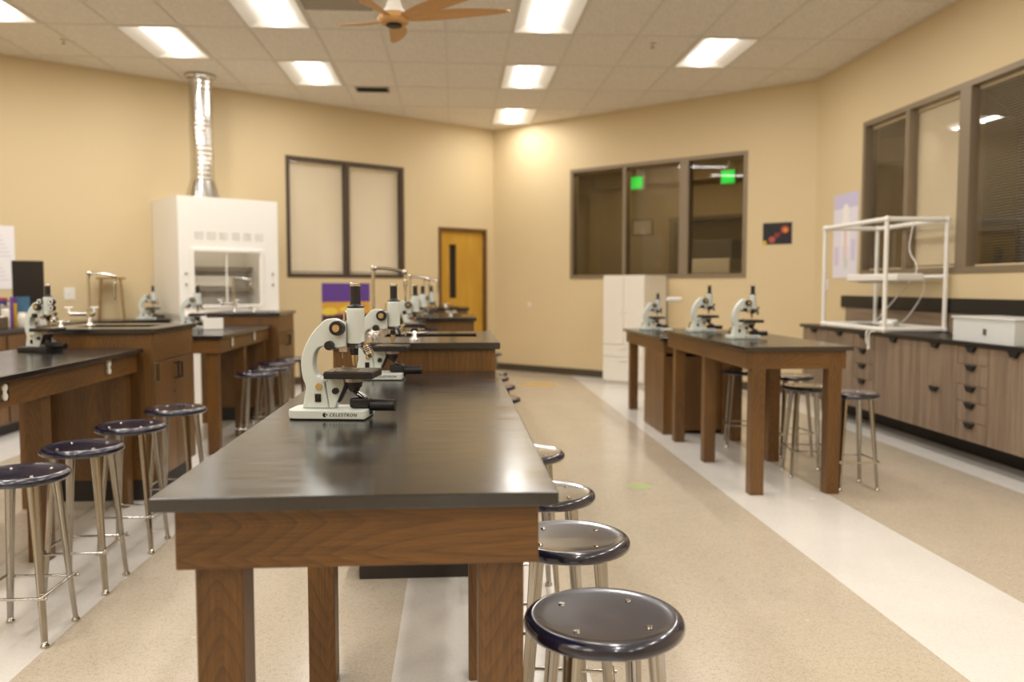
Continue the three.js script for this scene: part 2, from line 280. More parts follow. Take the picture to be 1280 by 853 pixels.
// ------------------------------------------------------------------ ceiling lights
{
  const view = { '-7,-1': 'recessed ceiling light cut by the left edge of the picture', '-5,0': 'recessed ceiling light left of the silver duct', '-3,-1': 'recessed ceiling light left of the fan, cut by the top edge', '-3,1': 'recessed ceiling light above the cream-blind window, near the small dark vent', '1,-1': 'large recessed ceiling light right of the fan blades', '1,1': 'recessed ceiling light, middle one of the three in a row', '1,3': 'smallest and farthest recessed ceiling light near the room corner', '4,0': 'recessed ceiling light alone on the right of the ceiling', '4,-2': 'recessed ceiling light cut by the top edge on the right' };
  const w = 0.606 - 0.03, l = 1.107 - 0.03;
  const profile = (pts) => { const g = extrude(polyShape(pts), l - 0.04); return at(g, 0, 0, -(l - 0.04) / 2); };
  const frameG = merge([lim(-w / 2, w / 2, -0.002, 0.022, l / 2 - 0.02, l / 2, 0), lim(-w / 2, w / 2, -0.002, 0.022, -l / 2, -l / 2 + 0.02, 0), lim(-w / 2, -w / 2 + 0.016, -0.002, 0.022, -l / 2, l / 2, 0), lim(w / 2 - 0.016, w / 2, -0.002, 0.022, -l / 2, l / 2, 0)]);
  const wingG = (s) => profile([[s * (w / 2 - 0.016), 0.0], [s * (w / 2 - 0.016), 0.012], [s * 0.11, 0.1], [s * 0.11, 0.09]].sort((p, q) => 0));
  const arc = []; for (let i = 0; i <= 10; i++) { const t = i / 10 * Math.PI; arc.push([-Math.cos(t) * 0.105, 0.03 - Math.sin(t) * 0.024]); } arc.push([0.105, 0.095], [-0.105, 0.095]);
  const basketG = profile(arc), wingL = wingG(-1), wingR = wingG(1), lidG = lim(-w / 2, w / 2, 0.1, 0.112, -l / 2, l / 2, 0);
  const endA = lim(-w / 2, w / 2, 0.0, 0.1, l / 2 - 0.024, l / 2 - 0.018, 0), endB = lim(-w / 2, w / 2, 0.0, 0.1, -l / 2 + 0.018, -l / 2 + 0.024, 0);
  for (const [k, j] of LIGHTS) {
    const label = view[k + ',' + j] ?? 'recessed ceiling light overhead, outside the picture';
    const t = thing('ceiling_light', label, 'ceiling light', [GX(k) + 0.303, H, GZ(j) - 0.5535], 0, 'recessed ceiling lights');
    part(t, 'frame', frameG, M.ceilBar); part(t, 'reflector_wing', wingL, M.reflector); part(t, 'reflector_wing', wingR, M.reflector); part(t, 'housing', lidG, M.reflector); part(t, 'end_plate', endA, M.reflector); part(t, 'end_plate', endB, M.reflector); part(t, 'diffuser', basketG, M.basket);
    const r = new THREE.RectAreaLight(LAMP_COLOR, LAMP_RADIANCE, 0.16, 1.0); r.position.set(0, -0.001, 0); r.rotation.x = -Math.PI / 2; r.castShadow = true; t.add(r);
  }
}
{ // ceiling vents
  const t = thing('supply_vent', 'small dark slotted ceiling vent beside a ceiling light', 'vent', [-0.975, H, -10.4]);
  part(t, 'vent_frame', [lim(-0.2, 0.2, -0.008, 0.004, 0.1, 0.12), lim(-0.2, 0.2, -0.008, 0.004, -0.12, -0.1), lim(-0.2, -0.18, -0.008, 0.004, -0.1, 0.1), lim(0.18, 0.2, -0.008, 0.004, -0.1, 0.1)], M.grey);
  part(t, 'vent_core', lim(-0.18, 0.18, -0.001, 0.004, -0.1, 0.1, 0), M.plenum);
  for (let i = 0; i < 6; i++) part(t, 'vent_blade', at(new THREE.BoxGeometry(0.36, 0.002, 0.022).rotateX(0.6), 0, -0.006, -0.083 + i * 0.033), M.darkGrey);
  const r = thing('return_grille', 'grey square return air grille above the fan', 'vent', [-0.979, H, -7.2]);
  part(r, 'grille_frame', [lim(-0.29, 0.29, -0.008, 0.005, 0.24, 0.26), lim(-0.29, 0.29, -0.008, 0.005, -0.26, -0.24), lim(-0.29, -0.27, -0.008, 0.005, -0.24, 0.24), lim(0.27, 0.29, -0.008, 0.005, -0.24, 0.24)], M.grey);
  part(r, 'grille_back', lim(-0.27, 0.27, -0.001, 0.005, -0.24, 0.24, 0), M.ceilBar);
  for (let i = 0; i < 20; i++) part(r, 'grille_fin', at(new THREE.BoxGeometry(0.54, 0.0015, 0.014).rotateX(0.7), 0, -0.005, -0.228 + i * 0.024), M.ceilBar);
}
{ // smoke detector / sprinkler heads
  const mk = (x, z, label) => { const t = thing('sprinkler_head', label, 'sprinkler', [x, H, z], 0, 'ceiling sprinklers'); part(t, 'escutcheon', cyl(0.035, 0.035, 0.006, 0, -0.003, 0), M.white); part(t, 'nozzle', cyl(0.012, 0.009, 0.03, 0, -0.02, 0), M.chrome); part(t, 'deflector', cyl(0.018, 0.018, 0.002, 0, -0.036, 0), M.chrome); };
  mk(-3.75, -8.55, 'small sprinkler head on the ceiling left of the duct'); mk(1.95, -8.3, 'small sprinkler head between two lights on the right ceiling');
}
{ // ceiling fan with carved wooden blades
  const t = thing('ceiling_fan', 'ceiling fan with carved tan wooden blades and a white stem', 'ceiling fan', [-0.39, H, -5.72]);
  const y = -0.62;
  part(t, 'canopy', lathe([[0, 0], [0.075, 0], [0.07, -0.03], [0.035, -0.065], [0.013, -0.07]]), M.white);
  part(t, 'down_rod', cyl(0.013, 0.013, 0.5, 0, -0.3, 0), M.white);
  part(t, 'motor_collar', lathe([[0.013, y + 0.15], [0.04, y + 0.14], [0.055, y + 0.09], [0.08, y + 0.055], [0.085, y + 0.04], [0, y + 0.04]]), M.white);
  part(t, 'hub', lathe([[0, y + 0.045], [0.09, y + 0.04], [0.11, y + 0.01], [0.085, y - 0.02], [0, y - 0.024]]), M.fan);
  part(t, 'hub_cap', lathe([[0, y - 0.018], [0.05, y - 0.02], [0.055, y - 0.03], [0.045, y - 0.037], [0, y - 0.038]]), M.black);
  const R = 0.77;
  for (const [deg, k] of [[-9, 1], [-40, 1.1], [-112, 0.95], [147, 0.62], [94, 0.85]]) {
    const N = 26, Wn = 8, pos = [], idx = [];
    for (const face of [0, 1]) for (let i = 0; i <= N; i++) for (let q = 0; q <= Wn; q++) {
      const u = i / N, r = 0.07 + (R * k - 0.07) * u, wd = 0.04 + 0.1 * Math.sin(Math.PI * Math.min(1, 0.06 + u * 0.9)) * (1 - 0.3 * u), tip = Math.sqrt(Math.max(0.0004, 1 - Math.pow(Math.max(0, (u - 0.86) / 0.14), 2)));
      const v = (q / Wn - 0.5) * wd * tip, sweep = 0.05 * Math.sin(u * Math.PI) , tilt = -(0.24 - 0.08 * u);
      pos.push(r, 0.012 + 0.03 * u + v * Math.sin(tilt) + (face ? 0.0 : 0.010 * (1 - Math.abs(2 * q / Wn - 1))), -v * Math.cos(tilt) + sweep * 0.6);
    }
    const id = (f, i, q) => f * (N + 1) * (Wn + 1) + i * (Wn + 1) + q;
    for (let f = 0; f < 2; f++) for (let i = 0; i < N; i++) for (let q = 0; q < Wn; q++) { const a = id(f, i, q), b = id(f, i + 1, q), c = id(f, i + 1, q + 1), d = id(f, i, q + 1); f ? idx.push(a, c, b, a, d, c) : idx.push(a, b, c, a, c, d); }
    const g = new THREE.BufferGeometry(); g.setAttribute('position', new THREE.Float32BufferAttribute(pos, 3)); g.setIndex(idx); g.computeVertexNormals();
    g.setAttribute('uv', new THREE.Float32BufferAttribute(new Float32Array(pos.length / 3 * 2), 2));
    const b = part(t, 'blade', grain(g, 'x'), M.fan); b.position.y = y; b.rotation.y = deg * Math.PI / 180;
  }
}
// ------------------------------------------------------------------ benches
const T = 0.915, S = 1.03, TOP = 0.026, AP = 0.112;
function duplexOutlet(parent, x, y, z, turn) {   // wooden plate, white duplex
  const g = sub(parent, 'outlet'); g.position.set(x, y, z); g.rotation.y = turn;
  part(g, 'plate', lim(-0.036, 0.036, -0.04, 0.052, 0, 0.006), M.nickel);
  part(g, 'socket', [cylZ(0.016, 0.016, 0.01, 0, 0.019, 0.006, 18), cylZ(0.016, 0.016, 0.01, 0, -0.019, 0.006, 18), lim(-0.012, 0.012, -0.02, 0.02, 0.002, 0.009)], M.white);
}
function bench(label, x0, x1, zn, zf, h, legs, opt = {}) {   // zn near end, zf far end; legs: distances of leg fronts from the near end
  const cx = (x0 + x1) / 2, cz = (zn + zf) / 2, w = x1 - x0, l = zn - zf, hl = l / 2, hw = w / 2;
  const t = thing('lab_bench', label, 'lab bench', [cx, 0, cz]);
  part(t, 'bench_top', grain(box(w, TOP, l, 0, h - TOP / 2, 0, 0.003), 'x'), M.top);
  const y1 = h - TOP, y0 = y1 - AP, i = 0.033, th = 0.022;
  part(t, 'apron', grain(lim(-hw + i, hw - i, y0, y1, hl - i - th, hl - i), 'x', 0.25, 0.03), M.wood);
  part(t, 'apron', grain(lim(-hw + i, hw - i, y0, y1, -hl + 0.004, -hl + 0.004 + th), 'x'), M.wood);
  part(t, 'apron', grain(lim(-hw + i, -hw + i + th, y0, y1, -hl + 0.004 + th, hl - i - th), 'z'), M.wood);
  part(t, 'apron', grain(lim(hw - i - th, hw - i, y0, y1, -hl + 0.004 + th, hl - i - th), 'z'), M.wood);
  for (const d of legs) for (const s of [-1, 1]) { const ox = s * (hw - 0.058 - 0.0425); part(t, 'leg', grain(lim(ox - 0.0425, ox + 0.0425, 0, y1 - 0.0, hl - d - 0.085, hl - d, 0.004), 'y'), M.wood); }
  for (const [side, z, y] of opt.outlets ?? []) duplexOutlet(t, side * (hw - i), y, z - cz, side * Math.PI / 2);
  return t;
}
function sinkUnit(label, x0, x1, zn, zf, h, opt = {}) {
  const cx = (x0 + x1) / 2, cz = (zn + zf) / 2, w = x1 - x0, l = zn - zf, hl = l / 2, hw = w / 2, k = 0.125, ov = 0.02, tt = 0.03;
  const t = thing('sink_cabinet', label, 'sink cabinet', [cx, 0, cz]);
  const [bx0, bx1, bz0, bz1] = opt.basin ?? [-0.2, 0.24, -0.14, 0.15];   // basin hole in local coordinates
  const sh = polyShape([[-hw, -hl], [hw, -hl], [hw, hl], [-hw, hl]]);
  sh.holes.push(new THREE.Path([[bx0, -bz0], [bx1, -bz0], [bx1, -bz1], [bx0, -bz1]].map(([x, y]) => new THREE.Vector2(x, y))));
  part(t, 'counter_top', grain(at(extrude(sh, tt, 0.003, 1).rotateX(-Math.PI / 2), 0, h - tt, 0), 'x'), M.top);
  const bd = 0.2, q = 0.006;
  part(t, 'basin', [lim(bx0 - q, bx0, h - tt - bd, h - tt, bz0 - q, bz1 + q, 0), lim(bx1, bx1 + q, h - tt - bd, h - tt, bz0 - q, bz1 + q, 0), lim(bx0, bx1, h - tt - bd, h - tt, bz0 - q, bz0, 0), lim(bx0, bx1, h - tt - bd, h - tt, bz1, bz1 + q, 0), lim(bx0 - q, bx1 + q, h - tt - bd - q, h - tt - bd, bz0 - q, bz1 + q, 0)], M.black);
  const y1 = h - tt, p = 0.02;
  part(t, 'end_panel', grain(lim(-hw + ov, hw - ov, k, y1, hl - ov - p, hl - ov), 'y'), M.wood);
  part(t, 'end_panel', grain(lim(-hw + ov, hw - ov, k, y1, -hl + ov, -hl + ov + p), 'y'), M.wood);
  part(t, 'bottom_panel', grain(lim(-hw + ov, hw - ov, k, k + p, -hl + ov + p, hl - ov - p), 'x'), M.wood);
  part(t, 'toe_kick', lim(-hw + ov + 0.1, hw - ov - 0.06, 0, k, -hl + ov + 0.01, hl - ov - 0.005, 0), M.toe);
  for (const s of [-1, 1]) {
    const X0 = s > 0 ? hw - ov - p : -hw + ov, X1 = X0 + p, o = s * 0.004;
    part(t, 'face_rail', grain(lim(X0, X1, y1 - 0.17, y1, -hl + ov + p, hl - ov - p), 'z'), M.wood);
    for (const e of [-1, 1]) {
      const d = part(t, 'cabinet_door', grain(lim(X0 + o, X1 + o, k + 0.004, y1 - 0.174, e > 0 ? 0.0015 : -hl + ov + 0.003, e > 0 ? hl - ov - 0.003 : -0.0015), 'y'), M.wood);
      const hx = s > 0 ? X1 + 0.004 : X0 - 0.004;
      part(d, 'pull_handle', [rod(V(hx, y1 - 0.2, e * 0.035), V(hx + s * 0.028, y1 - 0.205, e * 0.035), 0.005), rod(V(hx, y1 - 0.3, e * 0.035), V(hx + s * 0.028, y1 - 0.295, e * 0.035), 0.005), rod(V(hx + s * 0.028, y1 - 0.2, e * 0.035), V(hx + s * 0.028, y1 - 0.3, e * 0.035), 0.006)], M.black);
      if (e > 0) part(d, 'lock', at(cylX(0.012, 0.012, 0.006, 0, 0, 0, 16), hx, y1 - 0.38, 0.04), M.nickel);
    }
  }
  if (opt.plate) part(t, 'switch_plate', lim(opt.plate[0] - 0.003, opt.plate[0] + 0.003, opt.plate[1] - 0.055, opt.plate[1] + 0.055, opt.plate[2] - 0.035, opt.plate[2] + 0.035), M.nickel);
  return t;
}
const C = [-0.528, 0.184];
bench('black-topped wooden lab bench in the foreground, with the nearest microscope', C[0], C[1], -1.463, -3.608, T, [0.058, 1.19]);
sinkUnit('raised wooden sink cabinet with black top right behind the foreground bench', C[0] - 0.012, C[1] + 0.012, -3.61, -4.53, S + 0.008, { basin: [-0.17, 0.28, -0.24, 0.03] });
bench('black-topped bench of the middle row hidden behind the first sink cabinet', C[0], C[1], -4.532, -6.73, T, [0.058, 0.82, 1.4]);
sinkUnit('raised sink cabinet, second one of the middle row', C[0] - 0.006, C[1] - 0.008, -6.732, -7.53, S);
bench('black-topped bench of the middle row between its second and third sink cabinets', C[0], C[1] - 0.01, -7.532, -9.73, T, [0.058, 1.14, 2.08]);
sinkUnit('raised sink cabinet, farthest one of the middle row in front of the door', C[0] - 0.006, C[1] - 0.012, -9.732, -10.5, S);
bench('black-topped bench at the left edge with white outlets on its apron', -2.54, -1.83, -2.83, -5.068, T, [0.058, 1.13, 2.1], { outlets: [[1, -3.587, 0.842], [1, -4.64, 0.842]] });
sinkUnit('raised sink cabinet on the left with a door pull facing the aisle', -2.49, -1.758, -5.07, -5.86, S, { plate: [0.356, 0.77, 0.352] });
bench('black-topped bench on the left beyond the first sink cabinet, stools beside it', -2.42, -1.722, -6.375, -8.098, T, [0.058, 0.85, 1.6], { outlets: [[1, -6.75, 0.842], [1, -7.48, 0.842]] });
sinkUnit('raised sink cabinet on the left just in front of the fume hood', -2.36, -1.652, -8.1, -8.9, S);
bench('black-topped six-legged bench standing free on the right', 1.742, 2.42, -4.93, -6.9, T, [0.03, 0.99, 1.8]);
{ // lower bench behind it, with a cupboard under its near end
  const t = bench('lower bench with a cupboard under it, behind the right-hand bench', 1.755, 2.43, -7.06, -8.66, 0.84, [1.5]);
  const cz = -7.86, z0 = -7.78 - cz, z1 = -7.066 - cz, y1 = 0.84 - TOP - 0.001, hw = (2.43 - 1.755) / 2;
  part(t, 'cupboard_side', grain(lim(-hw + 0.035, -hw + 0.055, 0, y1 - 0.05, z0, z1 - 0.01), 'y'), M.wood);
  part(t, 'cupboard_side', grain(lim(hw - 0.055, hw - 0.035, 0, y1 - 0.05, z0, z1 - 0.01), 'y'), M.wood);
  part(t, 'cupboard_back', grain(lim(-hw + 0.035, hw - 0.035, 0, y1 - 0.05, z0 - 0.02, z0), 'y'), M.wood);
  part(t, 'cupboard_stile', grain(lim(-hw + 0.056, -hw + 0.13, 0, y1 - 0.14, z1 - 0.03, z1 - 0.01), 'y'), M.wood);
  part(t, 'cupboard_stile', grain(lim(hw - 0.13, hw - 0.056, 0, y1 - 0.14, z1 - 0.03, z1 - 0.01), 'y'), M.wood);
  part(t, 'cupboard_door', grain(lim(-hw + 0.131, hw - 0.131, 0.03, y1 - 0.14, z1 - 0.045, z1 - 0.025), 'y'), M.wood);
}

// ------------------------------------------------------------------ stools
function legGeo(a, b, w0, w1) {          // pressed-steel leg: a tapering oval tube with a groove down its outer face
  const N = 16, K = 20, d = b.clone().sub(a), out = V(b.x - a.x, 0, b.z - a.z).normalize(), side = V(-out.z, 0, out.x), pos = [], idx = [];
  for (let i = 0; i <= N; i++) { const u = i / N, c = a.clone().addScaledVector(d, u), w = w0 + (w1 - w0) * Math.pow(u, 0.7);
    for (let q = 0; q < K; q++) { const an = q / K * Math.PI * 2, g = 1 - 0.28 * Math.exp(-Math.pow(((an + Math.PI) % (2 * Math.PI) - Math.PI) / 0.35, 2)) * (1 - u * 0.5); const p = c.clone().addScaledVector(out, Math.cos(an) * w * 0.75 * g).addScaledVector(side, Math.sin(an) * w); pos.push(p.x, p.y, p.z); } }
  for (let i = 0; i < N; i++) for (let q = 0; q < K; q++) { const A0 = i * K + q, B0 = i * K + (q + 1) % K, C0 = A0 + K, D0 = B0 + K; idx.push(A0, B0, C0, B0, D0, C0); }
  const g = new THREE.BufferGeometry(); g.setAttribute('position', new THREE.Float32BufferAttribute(pos, 3)); g.setIndex(idx); g.computeVertexNormals(); g.setAttribute('uv', new THREE.Float32BufferAttribute(new Float32Array(pos.length / 3 * 2), 2));
  return g;
}
function makeStool(label, pos, turn) {
  const t = thing('lab_stool', label, 'stool', pos, turn, 'round navy lab stools'), R = 0.165, h = 0.61, y = h;
  part(t, 'seat', lathe([[0, y - 0.007], [0.07, y - 0.0065], [0.12, y - 0.0045], [0.138, y - 0.002], [0.145, y], [0.151, y - 0.0005], [0.158, y - 0.004], [0.163, y - 0.010], [R, y - 0.018], [0.164, y - 0.025], [0.158, y - 0.031], [0.15, y - 0.033], [0.143, y - 0.032], [0.14, y - 0.02], [0, y - 0.02]].reverse(), 72), M.navy);
  for (const [sx, sz] of [[1, 1], [1, -1], [-1, 1], [-1, -1]]) {
    const q = 0.073;
    part(t, 'screw', [at(new THREE.SphereGeometry(0.0075, 14, 7, 0, Math.PI * 2, 0, Math.PI / 2).scale(1, 0.6, 1), sx * q, y - 0.0064, sz * q), box(0.013, 0.0016, 0.0028, sx * q, y - 0.002, sz * q, 0.0004), box(0.0028, 0.0016, 0.013, sx * q, y - 0.002, sz * q, 0.0004)], M.chrome);
    const a = V(sx * 0.082, y - 0.022, sz * 0.082), b = V(sx * 0.121, 0.012, sz * 0.121);
    const l = part(t, 'leg', legGeo(a, b, 0.022, 0.0115), M.nickel);
    part(l, 'foot_glide', at(lathe([[0, 0.022], [0.009, 0.022], [0.011, 0.012], [0.015, 0.009], [0.016, 0.003], [0.012, 0], [0, 0]].reverse(), 20), b.x, 0, b.z), M.chrome);
  }
  const e = 0.112 + 0.012, yr = 0.178;
  for (const s of [-1, 1]) { part(t, 'foot_rail', rod(V(-e - 0.012, yr, s * e), V(e + 0.012, yr, s * e), 0.0055), M.chrome); part(t, 'foot_rail', rod(V(s * e, yr + 0.008, -e - 0.012), V(s * e, yr + 0.008, e + 0.012), 0.0055), M.chrome); }
  return t;
}
const ord = ['nearest', 'second nearest', 'third', 'fourth', 'fifth', 'sixth', 'seventh', 'eighth', 'ninth'];
const stool = makeStool('navy round stool at the right of the foreground bench, nearest one', [0.303, 0, -1.667], 0.08);
[[0.305, -2.21], [0.295, -2.71], [0.282, -3.38], [0.235, -5.06], [0.25, -5.685], [0.24, -6.2], [0.255, -6.56], [0.315, -8.45]].forEach(([x, z], i) => copyThing(stool, `navy round stool at the right side of the middle row, ${ord[i + 1]} from the camera`, [x, 0, z], jit(0.25)));
[[-1.575, -3.13], [-1.576, -3.64], [-1.578, -4.18], [-1.549, -4.75]].forEach(([x, z], i) => copyThing(stool, `navy round stool beside the bench at the left edge, ${ord[i]} of four`, [x, 0, z], jit(0.12)));
[[-1.55, -6.68], [-1.545, -7.08], [-1.58, -7.56], [-1.51, -7.98]].forEach(([x, z], i) => copyThing(stool, `navy round stool beside the left bench beyond the sink cabinet, ${ord[i]} of four`, [x, 0, z], jit(0.25)));
[[2.52, -5.15], [2.385, -5.52], [2.54, -6.17], [2.3, -6.56]].forEach(([x, z], i) => copyThing(stool, `navy round stool on the far side of the free-standing right bench, ${ord[i]} of four`, [x, 0, z], jit(0.3)));

// ------------------------------------------------------------------ microscopes
const font = await new FontLoader().loadAsync('fonts/droid/droid_sans_bold.typeface.json');
const mm = 0.000521, mx = (c) => (c - 295) * mm, my = (c) => (800 - c) * mm, mp = (pts) => pts.map(([a, b]) => [mx(a), my(b)]);
function makeMicroscope(label, pos, turn, opt = {}) {
  const t = thing('microscope', label, 'microscope', pos, turn, opt.group ?? 'student microscopes');
  const body = M.scope, dk = M.scopeDark;
  // base
  const bs = new THREE.Shape(); const L = 0.1095, W = 0.062, r = 0.03;
  bs.moveTo(-L + r, -W); bs.lineTo(L - 0.008, -W); bs.quadraticCurveTo(L, -W, L, -W + 0.008); bs.lineTo(L, W - 0.008); bs.quadraticCurveTo(L, W, L - 0.008, W); bs.lineTo(-L + r, W); bs.absarc(-L + r, W - r, r, Math.PI / 2, Math.PI, false); bs.lineTo(-L, -W + r); bs.absarc(-L + r, -W + r, r, Math.PI, Math.PI * 1.5, false);
  const base = part(t, 'base', at(extrude(bs, 0.0235, 0.0025, 2).rotateX(-Math.PI / 2), 0, 0.003, 0), opt.darkBase ? dk : body);
  part(base, 'rubber_pad', at(extrude(bs, 0.004, 0.001, 1).scale(0.97, 0.96, 1).rotateX(-Math.PI / 2), 0, 0, 0), M.black);
  if (!opt.darkBase) { // maker's lettering and swirl on the base front
    const g = new TextGeometry('CELESTRON', { font, size: 0.0088, depth: 0.0004, curveSegments: 3 });
    g.applyMatrix4(new THREE.Matrix4().makeShear(0, 0, 0.22, 0, 0, 0)); g.computeBoundingBox(); const bw = g.boundingBox.max.x; g.scale(0.078 / bw, 1, 1);
    part(base, 'lettering', at(g, mx(315), 0.0105, W - 0.0002), M.black);
    const sw = new THREE.Shape(); sw.absarc(0, 0, 0.0062, Math.PI * 0.35, Math.PI * 1.75, false); sw.quadraticCurveTo(-0.001, -0.002, 0.0022, 0.0045);
    part(base, 'swirl_mark', merge([at(new THREE.ExtrudeGeometry(sw, { depth: 0.0004, bevelEnabled: false }), mx(293), 0.0145, W - 0.0002), at(cylZ(0.0026, 0.0026, 0.0004, 0, 0, 0, 14), mx(303), 0.0155, W)]), M.black);
  }
  // curved arm with its pillar
  const arm = new THREE.Shape(); const P = (a, b) => [mx(a), my(b)];
  arm.moveTo(...P(150, 748)); arm.splineThru(mp([[160, 690], [168, 635], [152, 585], [144, 520], [150, 465], [170, 410], [205, 350], [245, 305], [280, 276], [325, 271], [352, 285]]).map(([x, y]) => new THREE.Vector2(x, y)));
  arm.lineTo(...P(388, 292)); arm.lineTo(...P(388, 420)); arm.lineTo(...P(345, 428));
  arm.splineThru(mp([[300, 420], [255, 420], [228, 438], [213, 475], [211, 525], [222, 565], [245, 584], [285, 586]]).map(([x, y]) => new THREE.Vector2(x, y)));
  arm.lineTo(...P(290, 600)); arm.lineTo(...P(270, 610)); arm.lineTo(...P(292, 748));
  const armM = part(t, 'arm', at(extrude(arm, 0.042, 0.004, 3, 8), 0, 0, -0.021), body);
  part(armM, 'hinge_screw', [cylZ(0.0095, 0.0088, 0.006, mx(240), my(632), 0.0225, 20), cylZ(0.0095, 0.0088, 0.006, mx(240), my(632), -0.0225, 20)], M.brass);
  part(armM, 'switch', lim(mx(219), mx(252), my(715), my(670), 0.02, 0.0245), M.blackGloss);
  part(t, 'stage_bracket', at(extrude(polyShape(mp([[272, 600], [280, 582], [372, 582], [374, 625], [345, 690], [322, 748], [292, 748]])), 0.034, 0.003, 2), 0, 0, -0.017), body);
  part(t, 'tension_knob', [cylZ(0.0096, 0.0085, 0.012, mx(330), my(655), 0.022, 20), cylZ(0.0096, 0.0085, 0.012, mx(330), my(655), -0.022, 20)], dk);
  // tube and eyepiece
  const tx = mx(433);
  part(t, 'tube', at(lathe([[0.0215, 0], [0.0238, 0.004], [0.0243, 0.09], [0.0232, 0.0985], [0.02, 0.1], [0, 0.1]], 40), tx, my(405), 0), body);
  part(t, 'tube_slide', lim(mx(345), mx(392), my(450), my(290), -0.0115, 0.0115), M.pinkSteel);
  part(t, 'rack_rod', rod(V(mx(371), my(228), 0.0), V(mx(371), my(292), 0), 0.0028), M.brass);
  part(t, 'stop_pin', rod(V(mx(360), my(446), 0), V(mx(360), my(483), 0), 0.0011), M.chrome);
  const ep = part(t, 'eyepiece', at(lathe([[0, 0], [0.0235, 0], [0.0235, 0.004], [0.016, 0.006], [0.016, 0.0095], [0.0142, 0.011], [0.0142, 0.058], [0.0135, 0.06], [0.0148, 0.061], [0.0148, 0.062], [0, 0.062]], 32), tx, my(212), 0), dk);
  part(ep, 'eyepiece_ring', at(lathe([[0.0142, 0], [0.0156, 0.001], [0.0156, 0.009], [0.0128, 0.0105], [0.0115, 0.007], [0, 0.006]], 32), tx, my(212) + 0.058, 0), M.chrome);
  // focus knobs on both sides
  for (const s of [-1, 1]) {
    const k = part(t, 'coarse_knob', at(cylZ(0.0208, 0.0196, 0.02, 0, 0, 0, 36), mx(348), my(320), s * 0.031), dk);
    part(k, 'knob_cap', cylZ(0.0112, 0.0098, 0.005, mx(348), my(320), s * 0.0425, 24), M.brass);
    part(t, 'fine_knob', at(cylZ(0.0132, 0.0122, 0.018, 0, 0, 0, 28), mx(304), my(412), s * 0.029), dk);
    if (opt.sideKnobs) for (const ky of [265, 330]) { const q = part(t, 'side_knob', at(cylZ(0.0165, 0.0165, 0.02, 0, 0, 0, 28), tx + s * 0.04, my(ky), 0.012), dk); part(q, 'knob_ring', at(new THREE.TorusGeometry(0.0115, 0.003, 8, 24), tx + s * 0.04, my(ky), 0.0225), M.white); }
  }
  // revolving nosepiece and objectives
  const np = part(t, 'nosepiece', [at(cyl(0.0235, 0.0225, 0.012, 0, 0, 0, 32), tx, my(411), 0)], dk);
  part(np, 'turret', at(new THREE.CylinderGeometry(0.0305, 0.0285, 0.009, 32).rotateZ(0.46), mx(478), my(404), 0), M.chrome);
  const ob = part(t, 'objective', [cyl(0.0105, 0.0108, 0.018, mx(425), my(448), 0, 24)], dk); part(ob, 'lens_barrel', [cyl(0.0065, 0.0095, 0.026, mx(425), my(490), 0, 24), cyl(0.0045, 0.0055, 0.006, mx(425), my(518), 0, 20)], M.brass);
  const o2 = part(t, 'objective', rod(V(mx(482), my(405), 0), V(mx(508), my(458), 0), 0.0115, 0.0125, 24), M.chrome); part(o2, 'lens_barrel', rod(V(mx(508), my(458), 0), V(mx(517), my(477), 0), 0.0105, 0.007, 24), M.nickel);
  for (const f of [0.35, 0.52, 0.69]) { const q = V(mx(482), my(405), 0).lerp(V(mx(508), my(458), 0), f), e = V(mx(508) - mx(482), my(458) - my(405), 0).normalize().multiplyScalar(0.0011); part(o2, 'grip_ring', rod(q.clone().sub(e), q.clone().add(e), 0.0129, 0.0129, 24), dk); }
  part(o2, 'collar', rod(V(mx(478), my(397), 0), V(mx(483), my(407), 0), 0.0125, 0.0125, 24), M.white);
  const o3 = part(t, 'objective', rod(V(mx(462), my(405), -0.012), V(mx(478), my(452), -0.034), 0.0105, 0.011, 20), M.chrome); part(o3, 'lens_barrel', rod(V(mx(478), my(452), -0.034), V(mx(482), my(464), -0.04), 0.009, 0.006, 20), M.brass);
  // stage with clips
  const st = part(t, 'stage', lim(mx(288), mx(545), my(584), my(548), -0.062, 0.062, 0.002), dk);
  part(st, 'stage_plate', lim(mx(292), mx(541), my(548), my(545), -0.059, 0.059, 0), M.blackGloss);
  for (const s of [-1, 1]) part(st, 'stage_clip', [at(new THREE.BoxGeometry(0.06, 0.0012, 0.008).rotateY(s * 0.5), mx(390), my(541), s * 0.03), cyl(0.004, 0.004, 0.008, mx(340), my(541), s * 0.044, 14)], M.chrome);
  // condenser, diaphragm, lamp
  part(t, 'condenser', [cyl(0.027, 0.0285, 0.011, mx(420), my(598), 0, 32)], M.pinkSteel);
  const di = part(t, 'diaphragm', [cyl(0.021, 0.023, 0.015, mx(422), my(622), 0, 28), cyl(0.013, 0.018, 0.012, mx(422), my(648), 0, 24)], dk);
  part(di, 'lever', [rod(V(mx(425), my(645), 0.012), V(mx(500), my(697), 0.03), 0.0018)], dk);
  part(t, 'substage_arm', [at(extrude(polyShape(mp([[352, 585], [392, 585], [388, 640], [350, 718], [305, 724], [305, 712], [340, 700]])), 0.02, 0.002, 1), 0, 0, -0.01)], dk);
  const lm = part(t, 'illuminator', [lim(mx(402), mx(512), my(748), my(690), -0.022, 0.022, 0.008), cylX(0.0165, 0.0165, 0.066, mx(575), my(733), 0, 28), lim(mx(505), mx(520), my(782), my(740), -0.008, 0.008)], dk);
  part(lm, 'lamp_rim', cylX(0.0168, 0.0158, 0.005, mx(640), my(733), 0, 28), M.blackGloss);
  part(lm, 'mirror', at(new THREE.CylinderGeometry(0.024, 0.024, 0.005, 28).rotateZ(-0.55), mx(455), my(680), 0), M.blackGloss);
